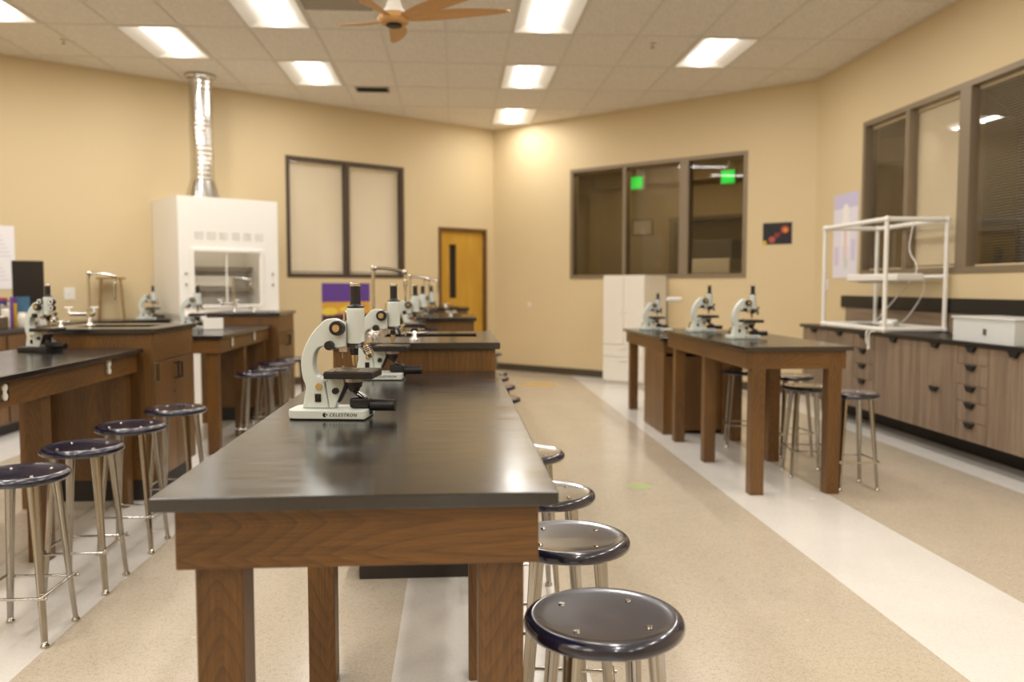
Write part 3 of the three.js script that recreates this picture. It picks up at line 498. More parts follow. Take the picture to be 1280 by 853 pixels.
  part(t, 'power_cord', pipe([V(mx(168), my(665), -0.01), V(mx(150), my(655), -0.03), V(mx(148), my(700), -0.045), V(mx(160), my(760), -0.07), V(mx(180), my(793), -0.1), V(mx(240), my(793), -0.15), V(mx(300), my(793), -0.17)], 0.003, 40, 8), M.black);
  return t;
}
const ms = makeMicroscope('pale microscope on the foreground bench, nearest and sharpest one', [-0.345, T, -2.362], -0.13);
[['pale microscope on the foreground bench, behind the nearest one', -0.31, T, -3.33, -0.06], ['pale microscope on the middle row just beyond the first sink', -0.315, T, -5.25, 0.05], ['pale microscope on the middle row, second one beyond the first sink', -0.31, T, -6.35, 0.0], ['pale microscope on the middle row farthest from the camera', -0.3, T, -8.4, 0.06],
  ['pale microscope at the near end of the free-standing right bench', 2.0, T, -5.72, 0.1], ['pale microscope at the far end of the free-standing right bench', 1.97, T, -6.62, 0.1], ['pale microscope on the lower bench on the right', 1.975, 0.84, -8.35, 0.15],
  ['pale microscope on the side counter in front of the white fume hood side', -3.36, T, -9.44, 0.15], ['pale microscope on the left bench in front of the fume hood opening', -2.26, T, -7.35, 0.2]].forEach(([l, x, y, z, a]) => copyThing(ms, l, [x, y, z], a));
makeMicroscope('dark-based microscope with ringed knobs on the bench at the left edge', [-2.32, T, -4.86], -0.35, { darkBase: true, sideKnobs: true });

// ------------------------------------------------------------------ lab taps on the sink cabinets
function makeFaucet(label, pos, turn) {
  const t = thing('lab_faucet', label, 'faucet', pos, turn, 'tall lab faucets');
  part(t, 'base', lathe([[0.03, 0], [0.03, 0.008], [0.018, 0.014], [0.014, 0.03], [0.014, 0.06], [0, 0.06]], 24), M.chrome);
  part(t, 'valve_body', [cylX(0.014, 0.014, 0.15, -0.045, 0.075, 0, 20), cyl(0.02, 0.016, 0.05, 0, 0.08, 0, 20)], M.chrome);
  for (const x of [-0.125, 0.03]) part(t, 'wing_handle', [at(cyl(0.008, 0.008, 0.03, 0, 0, 0, 12), x, 0.098, 0), at(box(0.055, 0.009, 0.014, 0, 0, 0, 0.004), x, 0.115, 0)], M.white);
  part(t, 'riser', pipe([V(0, 0.09, 0), V(0, 0.2, 0), V(0, 0.3, 0), V(0.006, 0.325, 0), V(0.02, 0.332, 0), V(0.08, 0.328, 0), V(0.14, 0.318, 0), V(0.155, 0.312, 0), V(0.16, 0.295, 0), V(0.16, 0.24, 0)], 0.0085, 80, 14, 0.2), M.chrome);
  part(t, 'spout_nozzle', at(lathe([[0.0085, 0.05], [0.011, 0.045], [0.011, 0.02], [0.007, 0.014], [0.006, -0.03], [0.0045, -0.06], [0, -0.06]].reverse(), 20), 0.16, 0.225, 0), M.chrome);
  part(t, 'elbow_cap', [at(new THREE.SphereGeometry(0.014, 16, 12), 0.002, 0.332, 0), at(new THREE.SphereGeometry(0.014, 16, 12), 0.157, 0.312, 0)], M.chrome);
  return t;
}
const fa = makeFaucet('tall chrome lab faucet behind the second microscope, first sink of the middle row', [-0.405, S + 0.008, -4.25], 0);
copyThing(fa, 'tall chrome lab faucet on the second sink of the middle row', [-0.37, S, -7.1], 0.1); copyThing(fa, 'tall chrome lab faucet on the farthest sink of the middle row', [-0.36, S, -10.1], 0.1);
copyThing(fa, 'tall chrome lab faucet on the left sink cabinet, above the bench outlets', [-2.31, S, -5.5], 0); copyThing(fa, 'tall chrome lab faucet on the left sink cabinet before the fume hood opening', [-2.18, S, -8.5], 0.2);
function makeGas(label, pos, turn) {
  const t = thing('gas_tap', label, 'gas tap', pos, turn, 'bench gas taps');
  part(t, 'base', lathe([[0.024, 0], [0.024, 0.006], [0.012, 0.012], [0.011, 0.04], [0, 0.042]], 20), M.chrome);
  for (const s of [-1, 1]) { part(t, 'nozzle', rod(V(0, 0.03, 0), V(s * 0.055, 0.036, 0.012), 0.007, 0.004), M.chrome); part(t, 'lever', at(box(0.03, 0.007, 0.01, 0, 0, 0, 0.003), s * 0.03, 0.048, 0), M.brass); }
  return t;
}
const gas = makeGas('small chrome gas tap at the front edge of the first sink cabinet', [-0.18, S + 0.008, -3.8], 0);
copyThing(gas, 'small chrome gas tap on the second sink of the middle row', [-0.03, S, -7.0], 0.3); copyThing(gas, 'small chrome gas tap on the farthest sink of the middle row', [-0.1, S, -10.0], 0.3); copyThing(gas, 'small chrome gas tap on the left sink cabinet beside its faucet', [-2.42, S, -5.35], 0.2);
copyThing(gas, 'small chrome gas tap on the left sink cabinet before the fume hood', [-1.95, S, -8.35], 0.2);

// ------------------------------------------------------------------ fume hood and duct
{
  const s0 = sL(5.065), s1 = sL(3.925), w = s1 - s0, dep = 0.84, h = 2.255, y0 = 0.92;
  const t = thing('fume_hood', 'white fume hood with a glass sash and silver duct on top', 'fume hood', WBL.at(s0, 0, 0.006), WBL.th);
  const o0 = sL(4.905) - s0, o1 = sL(4.15) - s0, oy0 = 1.075, oy1 = 1.66, th = 0.03;
  part(t, 'side_panel', lim(0, th, y0, h, 0, dep - th), M.hood); part(t, 'side_panel', lim(w - th, w, y0, h, 0, dep - th), M.hood); part(t, 'top_panel', lim(th, w - th, h - th, h, 0, dep - th), M.hood); part(t, 'back_panel', lim(th, w - th, y0, h - th, 0, 0.02), M.hoodIn);
  const fs = polyShape([[0, y0], [w, y0], [w, h], [0, h]]); fs.holes.push(new THREE.Path([[o0, oy0], [o0, oy1], [o1, oy1], [o1, oy0]].map(([x, y]) => new THREE.Vector2(x, y))));
  const slots = []; for (let i = 0; i < 6; i++) { const x = 0.17 + i * 0.138; for (let r = 0; r < 4; r++) { const a = x, b = x + 0.1, c = 1.795 + r * 0.022; fs.holes.push(new THREE.Path([[a, c], [a, c + 0.008], [b, c + 0.008], [b, c]].map(([p, q]) => new THREE.Vector2(p, q)))); } }
  part(t, 'front_panel', at(extrude(fs, th, 0.002, 1), 0, 0, dep - th), M.hood);
  const f = 0.035;
  part(t, 'sash_frame', [lim(o0 - f, o0, oy0 - 0.01, oy1 + f, dep - 0.005, dep + 0.02), lim(o1, o1 + f, oy0 - 0.01, oy1 + f, dep - 0.005, dep + 0.02), lim(o0, o1, oy1, oy1 + f, dep - 0.005, dep + 0.02), lim(o0, o1, oy0 - 0.03, oy0, dep - 0.005, dep + 0.03)], M.hood);
  const gl = part(t, 'sash_glass', new THREE.PlaneGeometry(o1 - o0, oy1 - oy0).translate((o0 + o1) / 2, (oy0 + oy1) / 2, dep - 0.012), M.hoodGlass);
  part(gl, 'sash_bar', lim(o0 + 0.36, o0 + 0.375, oy0, oy1, dep - 0.011, dep - 0.004), M.hood);
  for (const y of [1.22, 1.46]) part(t, 'baffle', lim(th, w - th, y, y + 0.05, 0.05, 0.2), M.grey);
  part(t, 'baffle', lim(th + 0.06, w - 0.3, 1.28, 1.4, 0.08, 0.2), M.hood);
  part(t, 'work_surface', lim(th, w - th, 0.98, 1.02, 0.02, dep - th), M.grey);
  for (const x of [0.075, w - 0.075]) { for (const y of [1.3, 1.42]) part(t, 'control_knob', at(cylZ(0.014, 0.012, 0.02, 0, 0, 0, 18), x, y, dep + 0.008), M.grey); }
  part(t, 'dial', [cylZ(0.03, 0.028, 0.012, 0.085, 1.07, dep + 0.004, 24)], M.tanMetal);
  const addedHoodLamp = part(t, 'added_hood_lamp', lim(0.2, w - 0.2, 2.05, 2.1, 0.5, 0.62), M.addedLamp);  // unseen lamp added to brighten the inside of the hood
  { const l = new THREE.RectAreaLight(0xfff0dc, 5, w - 0.44, 0.1); l.position.set(w / 2, 2.048, 0.56); l.rotation.x = -Math.PI / 2; l.castShadow = true; t.add(l); }
  part(t, 'side_box', lim(w, w + 0.05, 1.82, 1.97, 0.55, 0.66), M.hood);
  part(t, 'base_cabinet', lim(0.01, w - 0.01, 0.0, y0, 0.01, dep - 0.06), M.hood);
  part(t, 'hood_ledge', lim(0, w, y0, 0.98, 0, dep + 0.03), M.hood);
  // duct: crinkled aluminium
  const cs = sL(4.64), d = thing('vent_duct', 'shiny crinkled aluminium duct from the fume hood to the ceiling', 'duct', WBL.at(cs, h, 0.45), WBL.th);
  const N = 120, K = 48, pos = [], idx = [], hh = H - h - 0.004;
  for (let i = 0; i <= N; i++) { const u = i / N, y = u * hh; for (let q = 0; q < K; q++) { const a = q / K * Math.PI * 2; const flare = 0.0; const r = 0.128 + flare + 0.0008 * Math.sin(u * 160) + 0.012 * (noise(q / K * 6, u * 9, 6, 9, 81) - 0.5) + 0.005 * (noise(q / K * 14, u * 14, 14, 14, 82) - 0.5); const off = u < 0.22 ? -0.0 : 0; pos.push(Math.cos(a) * r + off, y, Math.sin(a) * r); } }
  for (let i = 0; i < N; i++) for (let q = 0; q < K; q++) { const a = i * K + q, b = i * K + (q + 1) % K; idx.push(a, a + K, b, b, a + K, b + K); }
  const g = new THREE.BufferGeometry(); g.setAttribute('position', new THREE.Float32BufferAttribute(pos, 3)); g.setIndex(idx); g.computeVertexNormals();
  part(d, 'duct_sleeve', g, M.alu);
  part(d, 'collar', lathe([[0.20, 0], [0.195, 0.02], [0.137, 0.21], [0.137, 0.215], [0.12, 0.2], [0.12, 0]].reverse(), 48), M.alu);
  part(d, 'ceiling_ring', at(lathe([[0.137, -0.03], [0.165, -0.012], [0.165, 0], [0.13, 0], [0.13, -0.03]], 48), 0, hh, 0), M.alu);
}

// ------------------------------------------------------------------ white storage cabinet by the far wall
{
  const n = [Math.sin(WBR.th), Math.cos(WBR.th)], w = 0.62, dep = 0.55, h = 1.42, s0 = 2.02;
  const t = thing('storage_cabinet', 'tall off-white storage cabinet under the dark three-pane window', 'cabinet', WBR.at(s0 + 0.41, 0, 0.04), WBR.th);
  const X = (x) => x - 0.0, x0 = 0, x1 = w;
  part(t, 'carcass', lim(x0, x1, 0.05, h, 0, dep - 0.02), M.cab); part(t, 'plinth', lim(x0 + 0.01, x1 - 0.01, 0, 0.05, 0.02, dep - 0.05), M.cab);
  for (const e of [0, 1]) { const d = part(t, 'cabinet_door', lim(x0 + e * w / 2 + 0.003, x0 + (e + 1) * w / 2 - 0.003, 0.53, h - 0.004, dep - 0.019, dep), M.cab); part(d, 'door_knob', cylZ(0.01, 0.012, 0.02, x0 + w / 2 + (e ? 0.04 : -0.04), 0.95, dep + 0.01, 16), M.white); }
  for (const [a, b] of [[0.37, 0.524], [0.055, 0.364]]) { const d = part(t, 'drawer', lim(x0 + 0.003, x1 - 0.003, a, b, dep - 0.019, dep), M.cab); part(d, 'drawer_pull', lim(x0 + w / 2 - 0.05, x0 + w / 2 + 0.05, b - 0.045, b - 0.035, dep, dep + 0.02), M.white); }
}

// ------------------------------------------------------------------ base cabinets along the right wall
{
  const XF = 3.65, YB = 0.175, YT = 0.855, XW = 4.166;
  const pull = (z, y) => at(extrude(polyShape([[-0.055, 0.0], [0.055, 0.0], [0.024, -0.04], [-0.024, -0.04]]), 0.026, 0.003, 1).rotateY(-Math.PI / 2), 0, y, z);
  const units = [['door', -8.58, -8.0, 'base cabinet at the far end of the right wall'], ['door', -8.0, -7.45, 'base cabinet behind the white frame, left of the four-drawer column'], ['drawers', -7.45, -7.08, 'narrow drawer column of the right wall nearer the corner'], ['door', -7.08, -6.4, 'base cabinet door directly below the white pipe frame'], ['doorlow', -6.4, -5.86, 'base cabinet with one dark cup pull halfway down its door'], ['drawers5', -5.86, -5.5, 'narrow five-drawer column below the clear plastic bin'], ['door', -5.5, -4.95, 'base cabinet at the right edge of the picture'], ['door', -4.95, -4.4, 'base cabinet just outside the right edge']];
  for (const [kind, z0, z1, label] of units) {
    const zc = (z0 + z1) / 2, t = thing('base_cabinet', label, 'cabinet', [XF, 0, zc], 0, 'grey-brown base cabinets'), l = (z1 - z0) / 2 - 0.001;
    part(t, 'carcass', grain(lim(0.02, XW - XF, YB, YT, -l, l, 0), 'y'), M.lam);
    part(t, 'plinth', lim(3.93 - XF, XW - XF, 0, YB, -l, l, 0), M.toe);
    const dr = kind.startsWith('drawers');
    const cuts = dr ? (kind === 'drawers5' ? [0.175, 0.315, 0.455, 0.575, 0.725, 0.855] : [0.175, 0.45, 0.59, 0.725, 0.855]) : [0.175, kind === 'doorlow' ? 0.855 : 0.855];
    for (let i = 0; i + 1 < cuts.length; i++) {
      const f = part(t, dr ? 'drawer' : 'cabinet_door', grain(lim(0, 0.019, cuts[i] + 0.002, cuts[i + 1] - 0.002, -l + 0.002, l - 0.002), 'y'), M.lam);
      part(f, 'cup_pull', pull(0, kind === 'doorlow' ? 0.52 : cuts[i + 1] - (dr && i + 2 < cuts.length ? 0.004 : 0.002)), M.black);
      if (kind === 'doorlow') part(f, 'cup_pull', pull(0, cuts[i + 1] - 0.002), M.black);
    }
  }
  const ct = thing('worktop', 'thin black worktop running over the grey-brown base cabinets', 'worktop', [3.9, 0, -6.5]);
  part(ct, 'slab', lim(-0.27, 0.266, 0.857, 0.886, -2.12, 2.12), M.counterBlack);
  const bs = thing('backsplash', 'grey-brown upstand behind the right worktop', 'backsplash', [4.165, 0, -6.5]);
  part(bs, 'upstand', grain(lim(-0.004, 0.013, 0.887, 1.055, -2.2, 2.1), 'z'), M.lam);
  const rl = thing('wall_rail', 'long black horizontal strip on the right wall under the window', 'rail', [4.165, 0, -6.45]);
  part(rl, 'strip', lim(-0.012, 0.013, 1.057, 1.18, -2.35, 2.1), M.black);
}
// white pipe frame standing on the worktop
{
  const x0 = 3.605, x1 = 4.13, z0 = -8.0, z1 = -6.83, yb = 0.887 + 0.0285, yt = 1.84, r = 0.021;
  const t = thing('pipe_frame', 'open white plastic pipe frame with a lamp shelf, on the right worktop', 'pipe frame', [(x0 + x1) / 2, 0, (z0 + z1) / 2]);
  const cx = (x0 + x1) / 2, cz = (z0 + z1) / 2, c = [[x0, z0], [x0, z1], [x1, z1], [x1, z0]].map(([x, z]) => [x - cx, z - cz]);
  c.forEach(([x, z], i) => {
    const [x2, z2] = c[(i + 1) % 4], e = i % 2 ? 0 : 0.03;
    part(t, 'post', cyl(r * 0.9, r * 0.9, yt - yb, x, (yt + yb) / 2, z, 20), M.pvc);
    for (const y of [yb, yt]) { part(t, 'rail', rod(V(x, y, z), V(x2, y, z2), r, r, 20), M.pvc); part(t, 'corner_fitting', at(new THREE.SphereGeometry(r * 1.35, 18, 12), x, y, z), M.pvc); }
  });
  const sy = 1.36;
  part(t, 'cross_rail', [rod(V(c[2][0], sy, c[2][1]), V(c[3][0], sy, c[3][1]), r * 0.9, r * 0.9, 18)], M.pvc);
  const lampF = part(t, 'lamp_fixture', [lim(-0.12, 0.12, sy - 0.035, sy + 0.03, -0.42, 0.5, 0.014)], M.white);
  part(lampF, 'lamp_tube', rod(V(0, sy - 0.04, -0.4), V(0, sy - 0.04, 0.48), 0.012), M.white);
  part(t, 'hanging_cord', pipe([V(0.1, yt, 0.35), V(0.08, 1.6, 0.33), V(0.1, 1.42, 0.42), V(0.06, 1.2, 0.2), V(0.0, 1.0, 0.0), V(-0.05, 0.93, -0.02)], 0.005, 50, 8), M.pvc);
  part(t, 'hanging_cord', pipe([V(0.15, sy, 0.45), V(0.16, 1.22, 0.42), V(0.1, 1.0, 0.28), V(0.04, 0.92, 0.15), V(-0.02, 0.915, 0.1)], 0.005, 50, 8), M.pvc);
  const pl = thing('power_adapter', 'white adapter block lying inside the pipe frame', 'adapter', [3.84, 0.886, -7.2]);
  part(pl, 'case', at(box(0.1, 0.075, 0.15, 0, 0, 0, 0.02).rotateZ(0.25).rotateY(0.5), 0, 0.058, 0), M.pvc);
  part(pl, 'plug', at(box(0.03, 0.03, 0.06, 0, 0, 0, 0.008), 0.05, 0.016, 0.12), M.white);
  const co = thing('cord_end', 'white cord ends hanging over the worktop edge below the frame', 'cord', [3.6, 0, -7.05]);
  part(co, 'cord', pipe([V(0.0, 0.89, -0.05), V(-0.02, 0.892, -0.02), V(-0.036, 0.87, -0.005), V(-0.036, 0.82, 0.0), V(-0.034, 0.78, 0.01)], 0.006, 30, 8), M.pvc);
  part(co, 'cord', pipe([V(0.0, 0.89, 0.08), V(-0.02, 0.894, 0.07), V(-0.037, 0.87, 0.05), V(-0.036, 0.8, 0.045), V(-0.035, 0.745, 0.04)], 0.006, 30, 8), M.pvc);
  part(co, 'cord_clip', lim(-0.046, -0.028, 0.735, 0.77, 0.03, 0.055, 0.005), M.white);
}
{ // clear plastic bin
  const t = thing('storage_bin', 'clear plastic storage bin on the right worktop at the picture edge', 'bin', [3.83, 0.886, -5.6]);
  const w = 0.17, l = 0.34, h = 0.165, q = 0.004;
  part(t, 'tub', [lim(-w, -w + q, 0, h, -l, l), lim(w - q, w, 0, h, -l, l), lim(-w + q, w - q, 0, h, -l, -l + q), lim(-w + q, w - q, 0, h, l - q, l), lim(-w, w, 0, q, -l, l)], M.clearPlastic);
  part(t, 'lid', lim(-w - 0.012, w + 0.012, h, h + 0.014, -l - 0.012, l + 0.012, 0.006), M.clearPlastic);
  part(t, 'latch', lim(-w - 0.008, -w, h * 0.35, h * 0.6, 0.02, 0.05), M.darkGrey);
  const c1 = thing('paper_stack', 'pale paper stack inside the clear plastic bin', 'paper', [3.83, 0.892, -5.74]); part(c1, 'sheets', box(0.28, 0.11, 0.22, 0, 0.055, 0), M.paper);
  const c2 = thing('white_box', 'white box inside the clear plastic bin, nearer the picture edge', 'box', [3.83, 0.892, -5.44]); part(c2, 'carton', box(0.26, 0.13, 0.3, 0, 0.065, 0), M.white);
}
// ------------------------------------------------------------------ things on the walls
function canvasTex(w, h, draw) { const c = document.createElement('canvas'); c.width = w; c.height = h; draw(c.getContext('2d'), w, h); const t = new THREE.CanvasTexture(c); t.colorSpace = THREE.SRGBColorSpace; return t; }
function wallSheet(name, label, cat, W, s0, s1, y0, y1, texture, off = 0.003) {
  const t = thing(name, label, cat, W.at((s0 + s1) / 2, (y0 + y1) / 2, off), W.th), w = s1 - s0, h = y1 - y0;
  part(t, 'sheet', box(w, h, 0.003, 0, 0, 0.0005, 0), M.paper);
  part(t, 'print', new THREE.PlaneGeometry(w - 0.001, h - 0.001).translate(0, 0, 0.0026), std({ map: texture, roughness: 0.6 }));
  return t;
}
wallSheet('picture', 'small dark picture with red and orange shapes beside the three-pane window', 'picture', WBR, 4.34, 4.70, 1.78, 2.04, canvasTex(256, 180, (g, w, h) => {
  g.fillStyle = '#1d1c22'; g.fillRect(0, 0, w, h); const blob = (x, y, r, c) => { g.fillStyle = c; g.beginPath(); g.ellipse(x, y, r, r * 0.9, 0, 0, 7); g.fill(); };
  blob(195, 60, 36, '#a8432a'); blob(200, 64, 22, '#e08a3a'); blob(125, 105, 24, '#8a2f2c'); blob(82, 140, 30, '#b4544a'); blob(150, 92, 14, '#7a2830'); blob(15, 165, 22, '#d8b028'); g.fillStyle = '#33313c'; g.fillRect(0, 0, w, 12);
}));
wallSheet('anatomy_poster', 'pale lilac figure poster on the right wall beside the window', 'poster', WR, Rz(-9.06), Rz(-8.5), 1.37, 2.27, canvasTex(256, 400, (g, w, h) => {
  g.fillStyle = '#e6e2ee'; g.fillRect(0, 0, w, h); g.fillStyle = '#cdc6e4'; g.fillRect(0, 0, w, 70); g.fillStyle = '#f3efee'; g.beginPath(); g.ellipse(130, 90, 34, 40, 0, 0, 7); g.fill(); g.fillRect(90, 120, 80, 130);
  g.fillStyle = '#e4cfd0'; g.fillRect(112, 140, 36, 180); g.fillStyle = '#cfd6cc'; g.beginPath(); g.ellipse(140, 330, 18, 30, 0, 0, 7); g.fill(); g.fillStyle = '#d6cde6'; g.fillRect(14, 250, 50, 90); g.fillRect(190, 220, 46, 100);
}));
wallSheet('landscape_poster', 'purple and yellow poster under the cream-blind window, behind the near eyepiece', 'poster', WBL, sL(2.93), sL(2.2), 0.62, 1.322, canvasTex(256, 256, (g, w, h) => {
  g.fillStyle = '#5b3a8c'; g.fillRect(0, 0, w, h); g.fillStyle = '#6a46a0'; for (let y = 10; y < 110; y += 9) g.fillRect(0, y, w, 3); g.fillStyle = '#d9a43c'; g.fillRect(0, 92, w, 60); g.fillStyle = '#e9cf52'; g.beginPath(); g.ellipse(40, 138, 42, 20, 0, 0, 7); g.ellipse(150, 128, 60, 16, 0, 0, 7); g.fill();
  g.fillStyle = '#4b2c38'; g.fillRect(0, 156, w, 100); g.fillStyle = '#8a4a26'; g.beginPath(); g.ellipse(190, 190, 60, 30, 0, 0, 7); g.fill(); g.fillStyle = '#c98d5e'; g.beginPath(); g.ellipse(200, 110, 40, 10, 0, 0, 7); g.fill();
}));
wallSheet('notice_sheet', 'white notice sheet on the wall at the left edge', 'notice', WBL, 0.22, sL(6.455), 1.25, 1.905, canvasTex(256, 256, (g, w, h) => { g.fillStyle = '#f0eef2'; g.fillRect(0, 0, w, h); g.fillStyle = '#dcd6dc'; for (let y = 40; y < 220; y += 16) g.fillRect(16, y, 224 - ((y * 37) % 60), 5); }), 0.004);
function plate(label, W, s, y, w = 0.075, h = 0.118) { const t = thing('wall_plate', label, 'wall plate', W.at(s, y, 0.001), W.th, 'wall plates'); part(t, 'cover', box(w, h, 0.006, 0, 0, 0.003), M.white); part(t, 'toggle', box(0.012, 0.026, 0.012, 0, 0, 0.009), M.white); return t; }
plate('white wall plate beside the poster on the right wall', WR, Rz(-9.2), 1.298); plate('white wall plate on the wall left of the left faucet', WBL, sL(5.95), 1.2, 0.11, 0.13); plate('small plate low on the wall right of the door', WBR, 0.72, 1.006, 0.05, 0.06);
// ------------------------------------------------------------------ left wall counter and what stands on it
{
  const f = (s, d) => { const p = WBL.at(sL(s), 0, d); return [p[0], p[2]]; };
  const p1 = f(5.09, 0.012), p2 = f(5.09, 0.62), p5 = f(6.5, 0.012), XI = -3.78;
  const dirx = p2[0] - f(6.0, 0.62)[0], dirz = p2[1] - f(6.0, 0.62)[1], tt = (XI - p2[0]) / dirx, pI = [XI, p2[1] + dirz * tt];
  const poly = [p1, p2, pI, [XI, -4.4], [-4.55, -4.4], [-4.55, p5[1] + 0.02]].map((q) => q);
  const inset = (d) => [p1, f(5.09, 0.62 - d), [XI - d, pI[1] - d * 0.6], [XI - d, -4.42], [-4.53, -4.42], [-4.53, p5[1] + 0.02]];
  const t = thing('side_counter', 'wooden side counter with black top along the left wall', 'counter', [0, 0, 0]);
  part(t, 'counter_top', slab(poly, 0.886, 0.915), M.top);
  part(t, 'cabinet_body', grain(slab(inset(0.03), 0.1, 0.885), 'y'), M.wood); part(t, 'toe_kick', slab(inset(0.09), 0, 0.1), M.toe);
  for (let z = -5.0; z > -8.6; z -= 0.6) part(t, 'cabinet_door', grain(lim(XI - 0.03, XI - 0.012, 0.12, 0.86, z - 0.58, z - 0.01), 'y'), M.wood);
  const yC = 0.9155;
  const mo = thing('computer_monitor', 'black flat monitor on the side counter below the white notice', 'monitor', [-4.1, yC, -8.42], 0.55);
  part(mo, 'screen', box(0.27, 0.42, 0.025, 0, 0.4, 0, 0.006), M.screen); part(mo, 'stand', lim(-0.03, 0.03, 0.01, 0.3, -0.03, -0.012), M.black); part(mo, 'foot', box(0.2, 0.014, 0.16, 0, 0.007, -0.02, 0.004), M.black);
  const cols = [0x5b3f8c, 0xa03040, 0x2c4f8c, 0xe0d8c8, 0x4a2f6a, 0xd9d2c0, 0x7a4fa0, 0xc9a030, 0x3a6a8a];
  const words = ['purple', 'red', 'blue', 'cream', 'dark violet', 'off-white', 'lilac', 'yellow', 'teal'];
  let bx = -4.2;
  cols.forEach((c, i) => { const th = 0.022 + rnd() * 0.014, h = 0.2 + rnd() * 0.09; bx += th / 2; const b = thing('book', `upright ${words[i]} book in the row before the black monitor`, 'book', [bx, yC, -8.02], 0, 'books on the side counter'); bx += th / 2 + 0.0015; const cm = std({ color: c, roughness: 0.6 }); part(b, 'cover', [lim(-th / 2, -th / 2 + 0.002, 0, h, -0.09, 0.09, 0), lim(th / 2 - 0.002, th / 2, 0, h, -0.09, 0.09, 0), lim(-th / 2, th / 2, 0, h, 0.088, 0.09, 0)], cm); part(b, 'pages', lim(-th / 2 + 0.002, th / 2 - 0.002, 0.004, h - 0.004, -0.085, 0.087, 0), M.paper); });
  const jar = (label, x, z, r, h, m, lidm) => { const j = thing('jar', label, 'jar', [x, yC, z], 0, 'jars on the side counter'); part(j, 'jar_body', lathe([[0, 0], [r, 0], [r, h * 0.78], [r * 0.75, h * 0.88], [0, h * 0.88]], 24), m); part(j, 'lid', cyl(r * 0.8, r * 0.8, h * 0.14, 0, h * 0.94, 0, 24), lidm); };
  jar('off-white jar left of the row of books', -4.1, -7.72, 0.05, 0.15, M.white, M.white); jar('tall cream jar in front of the books', -3.98, -7.75, 0.035, 0.19, M.cab, M.grey); jar('short pale jar at the end of the row of books', -3.86, -7.8, 0.04, 0.13, M.cab, M.white); jar('small yellow-lidded jar near the left faucet', -3.9, -8.25, 0.04, 0.2, M.white, M.brass);
  const cr = thing('carton', 'brown open carton holding papers on the side counter edge', 'box', [-4.0, yC, -7.45], 0.1); part(cr, 'carton_side', [lim(-0.15, -0.144, 0, 0.1, -0.1, 0.1), lim(0.144, 0.15, 0, 0.1, -0.1, 0.1), lim(-0.144, 0.144, 0, 0.1, 0.094, 0.1), lim(-0.144, 0.144, 0, 0.1, -0.1, -0.094), lim(-0.15, 0.15, 0, 0.005, -0.1, 0.1)], std({ color: 0x5a4632, roughness: 0.8 }));
  const pp = thing('paper_stack', 'crumpled cream papers in the brown carton', 'paper', [-4.0, yC + 0.006, -7.45], 0.1); part(pp, 'sheets', [box(0.26, 0.1, 0.17, 0, 0.05, 0, 0.01), box(0.18, 0.05, 0.14, -0.02, 0.12, 0, 0.02)], M.cab);
  const bk = thing('black_bag', 'dark bag on the side counter at the very left edge', 'bag', [-4.4, yC, -7.95]); part(bk, 'bag_body', at(new THREE.SphereGeometry(0.15, 24, 16).scale(0.9, 0.65, 0.8), 0, 0.0985, 0), M.darkGrey); part(bk, 'bag_handle', at(new THREE.TorusGeometry(0.06, 0.008, 8, 24, Math.PI), 0, 0.18, 0), M.black);
  // brown stool standing on the counter by the wall
  const p = WBL.at(sL(5.58), 0, 0.2), st = thing('counter_stool', 'small tan metal stool standing on the side counter by the wall', 'stool', [p[0], yC, p[2]], 0.35);
  part(st, 'seat', cyl(0.15, 0.15, 0.02, 0, 0.45, 0, 36), M.tanMetal);
  for (const [a, b] of [[1, 1], [1, -1], [-1, 1], [-1, -1]]) part(st, 'leg', rod(V(a * 0.125, 0, b * 0.125), V(a * 0.095, 0.445, b * 0.095), 0.011), M.tanMetal);
}
// desk lamp and small things on the right benches
{
  const t = thing('desk_lamp', 'small white lamp with a thin dark stem on the lower right bench', 'lamp', [2.1, 0.84, -8.2]);
  part(t, 'foot', lathe([[0.06, 0], [0.06, 0.012], [0.02, 0.02], [0, 0.02]], 28), M.white); part(t, 'stem', rod(V(0, 0.01, 0), V(0, 0.31, 0), 0.005), M.darkGrey); part(t, 'shade', box(0.15, 0.04, 0.05, 0.07, 0.31, 0, 0.012), M.white);
  const c = thing('dish', 'white dish on the lower right bench beside the lamp', 'dish', [2.02, 0.84, -7.9]); part(c, 'bowl', lathe([[0, 0.0], [0.04, 0], [0.06, 0.03], [0.057, 0.031], [0.038, 0.005], [0, 0.005]], 28), M.white);
  const k = thing('white_carton', 'white carton on the left bench beside the microscope before the fume hood', 'box', [-2.05, T, -7.3], 0.3); part(k, 'carton_body', box(0.16, 0.09, 0.12, 0, 0.045, 0, 0.006), M.white); part(k, 'carton_flap', box(0.16, 0.004, 0.06, 0, 0.093, 0.03, 0.001), M.paper);
}
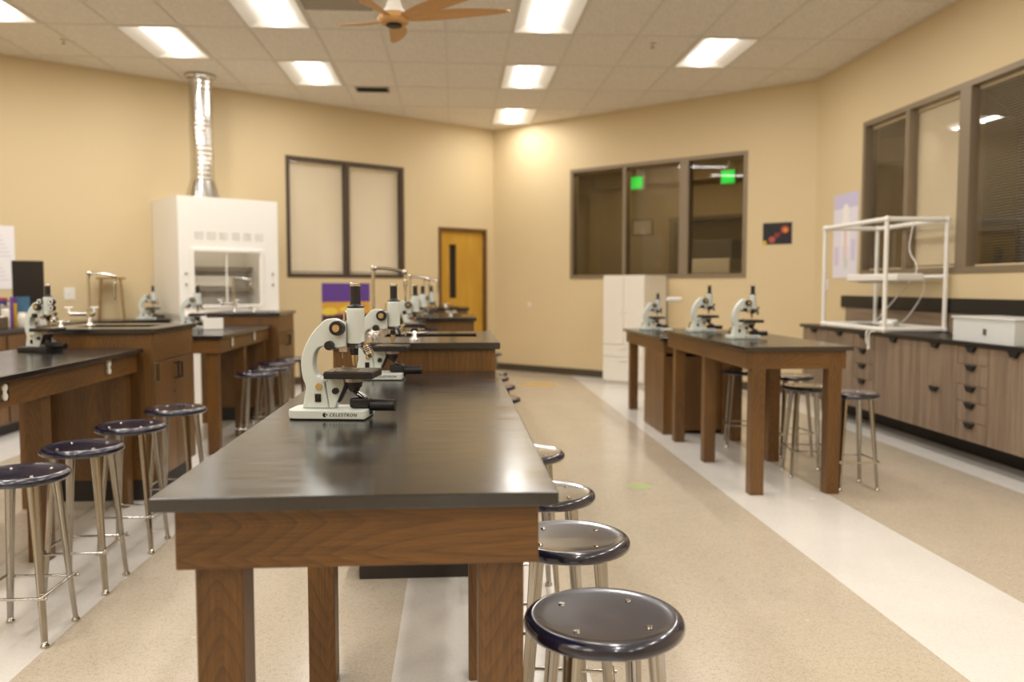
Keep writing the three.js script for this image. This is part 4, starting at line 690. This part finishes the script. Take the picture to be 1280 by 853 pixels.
// hallway things seen through the three-pane window, plus an added unseen light
{
  const hall = (s, y, d) => WBR.at(s, y, d);
  const sign = (label, s, y, d) => { const t = thing('exit_sign', label, 'exit sign', hall(s, y, d), WBR.th, 'green exit signs'); part(t, 'casing', box(0.24, 0.22, 0.04, 0, 0, -0.021, 0.006), M.darkGrey); part(t, 'lit_face', box(0.2, 0.18, 0.006, 0, 0, 0.002, 0.002), M.exit); part(t, 'stem', rod(V(0, 0.1, -0.02), V(0, 3.3 - y, -0.02), 0.008), M.grey);
    const l = new THREE.PointLight(0x20ff70, 0.02); l.position.set(0, 0, 0.08); l.castShadow = true; t.add(l); };
  sign('green glowing sign behind the middle pane of the three-pane window', 1.82, 2.83, -1.2); sign('green glowing sign behind the right pane of the three-pane window', 3.294, 2.80, -1.2);
  const hl = thing('added_hall_light', 'added hallway fill light above the exit signs, out of view', 'ceiling light', hall(2.6, 3.3, -0.9), WBR.th); part(hl, 'diffuser', box(1.1, 0.03, 0.3, 0, -0.016, 0, 0.006), M.addedLamp);  // fill light added out of view to lift the dark hallway
  { const l = new THREE.RectAreaLight(0xffe8c8, 34, 1.0, 0.26); l.position.set(0, -0.034, 0); l.rotation.x = -Math.PI / 2; l.castShadow = true; hl.add(l); }
  const fr = thing('framed_notice', 'framed notice on the hallway wall behind the middle pane', 'frame', hall(1.12, 2.27, -2.545), WBR.th); part(fr, 'frame', box(0.4, 0.28, 0.02, 0, 0, 0.01), M.darkGrey); part(fr, 'sheet', box(0.34, 0.22, 0.004, 0, 0, 0.021), M.paper);
  const sh = thing('hall_shelf', 'dark hallway shelf line behind the right pane', 'shelf', hall(2.6, 0, -2.3), WBR.th); part(sh, 'board', lim(-0.75, 0.75, 2.3, 2.36, -0.24, 0.2), M.frame); for (const x of [-0.7, 0.7]) part(sh, 'upright', lim(x - 0.03, x + 0.03, 0, 2.3, -0.24, 0.2), M.frame);
  const pr = thing('copier', 'grey copier under the hallway shelf behind the right pane', 'copier', hall(2.6, 0, -2.2), WBR.th); part(pr, 'copier_body', lim(-0.38, 0.38, 0.002, 1.7, -0.3, 0.25, 0.02), M.white); part(pr, 'copier_lid', lim(-0.4, 0.4, 1.705, 1.98, -0.3, 0.22, 0.02), M.darkGrey);
}

scene.traverse((o) => { if (o.isMesh) { o.castShadow = true; o.receiveShadow = true; } });
renderer.render(scene, camera);
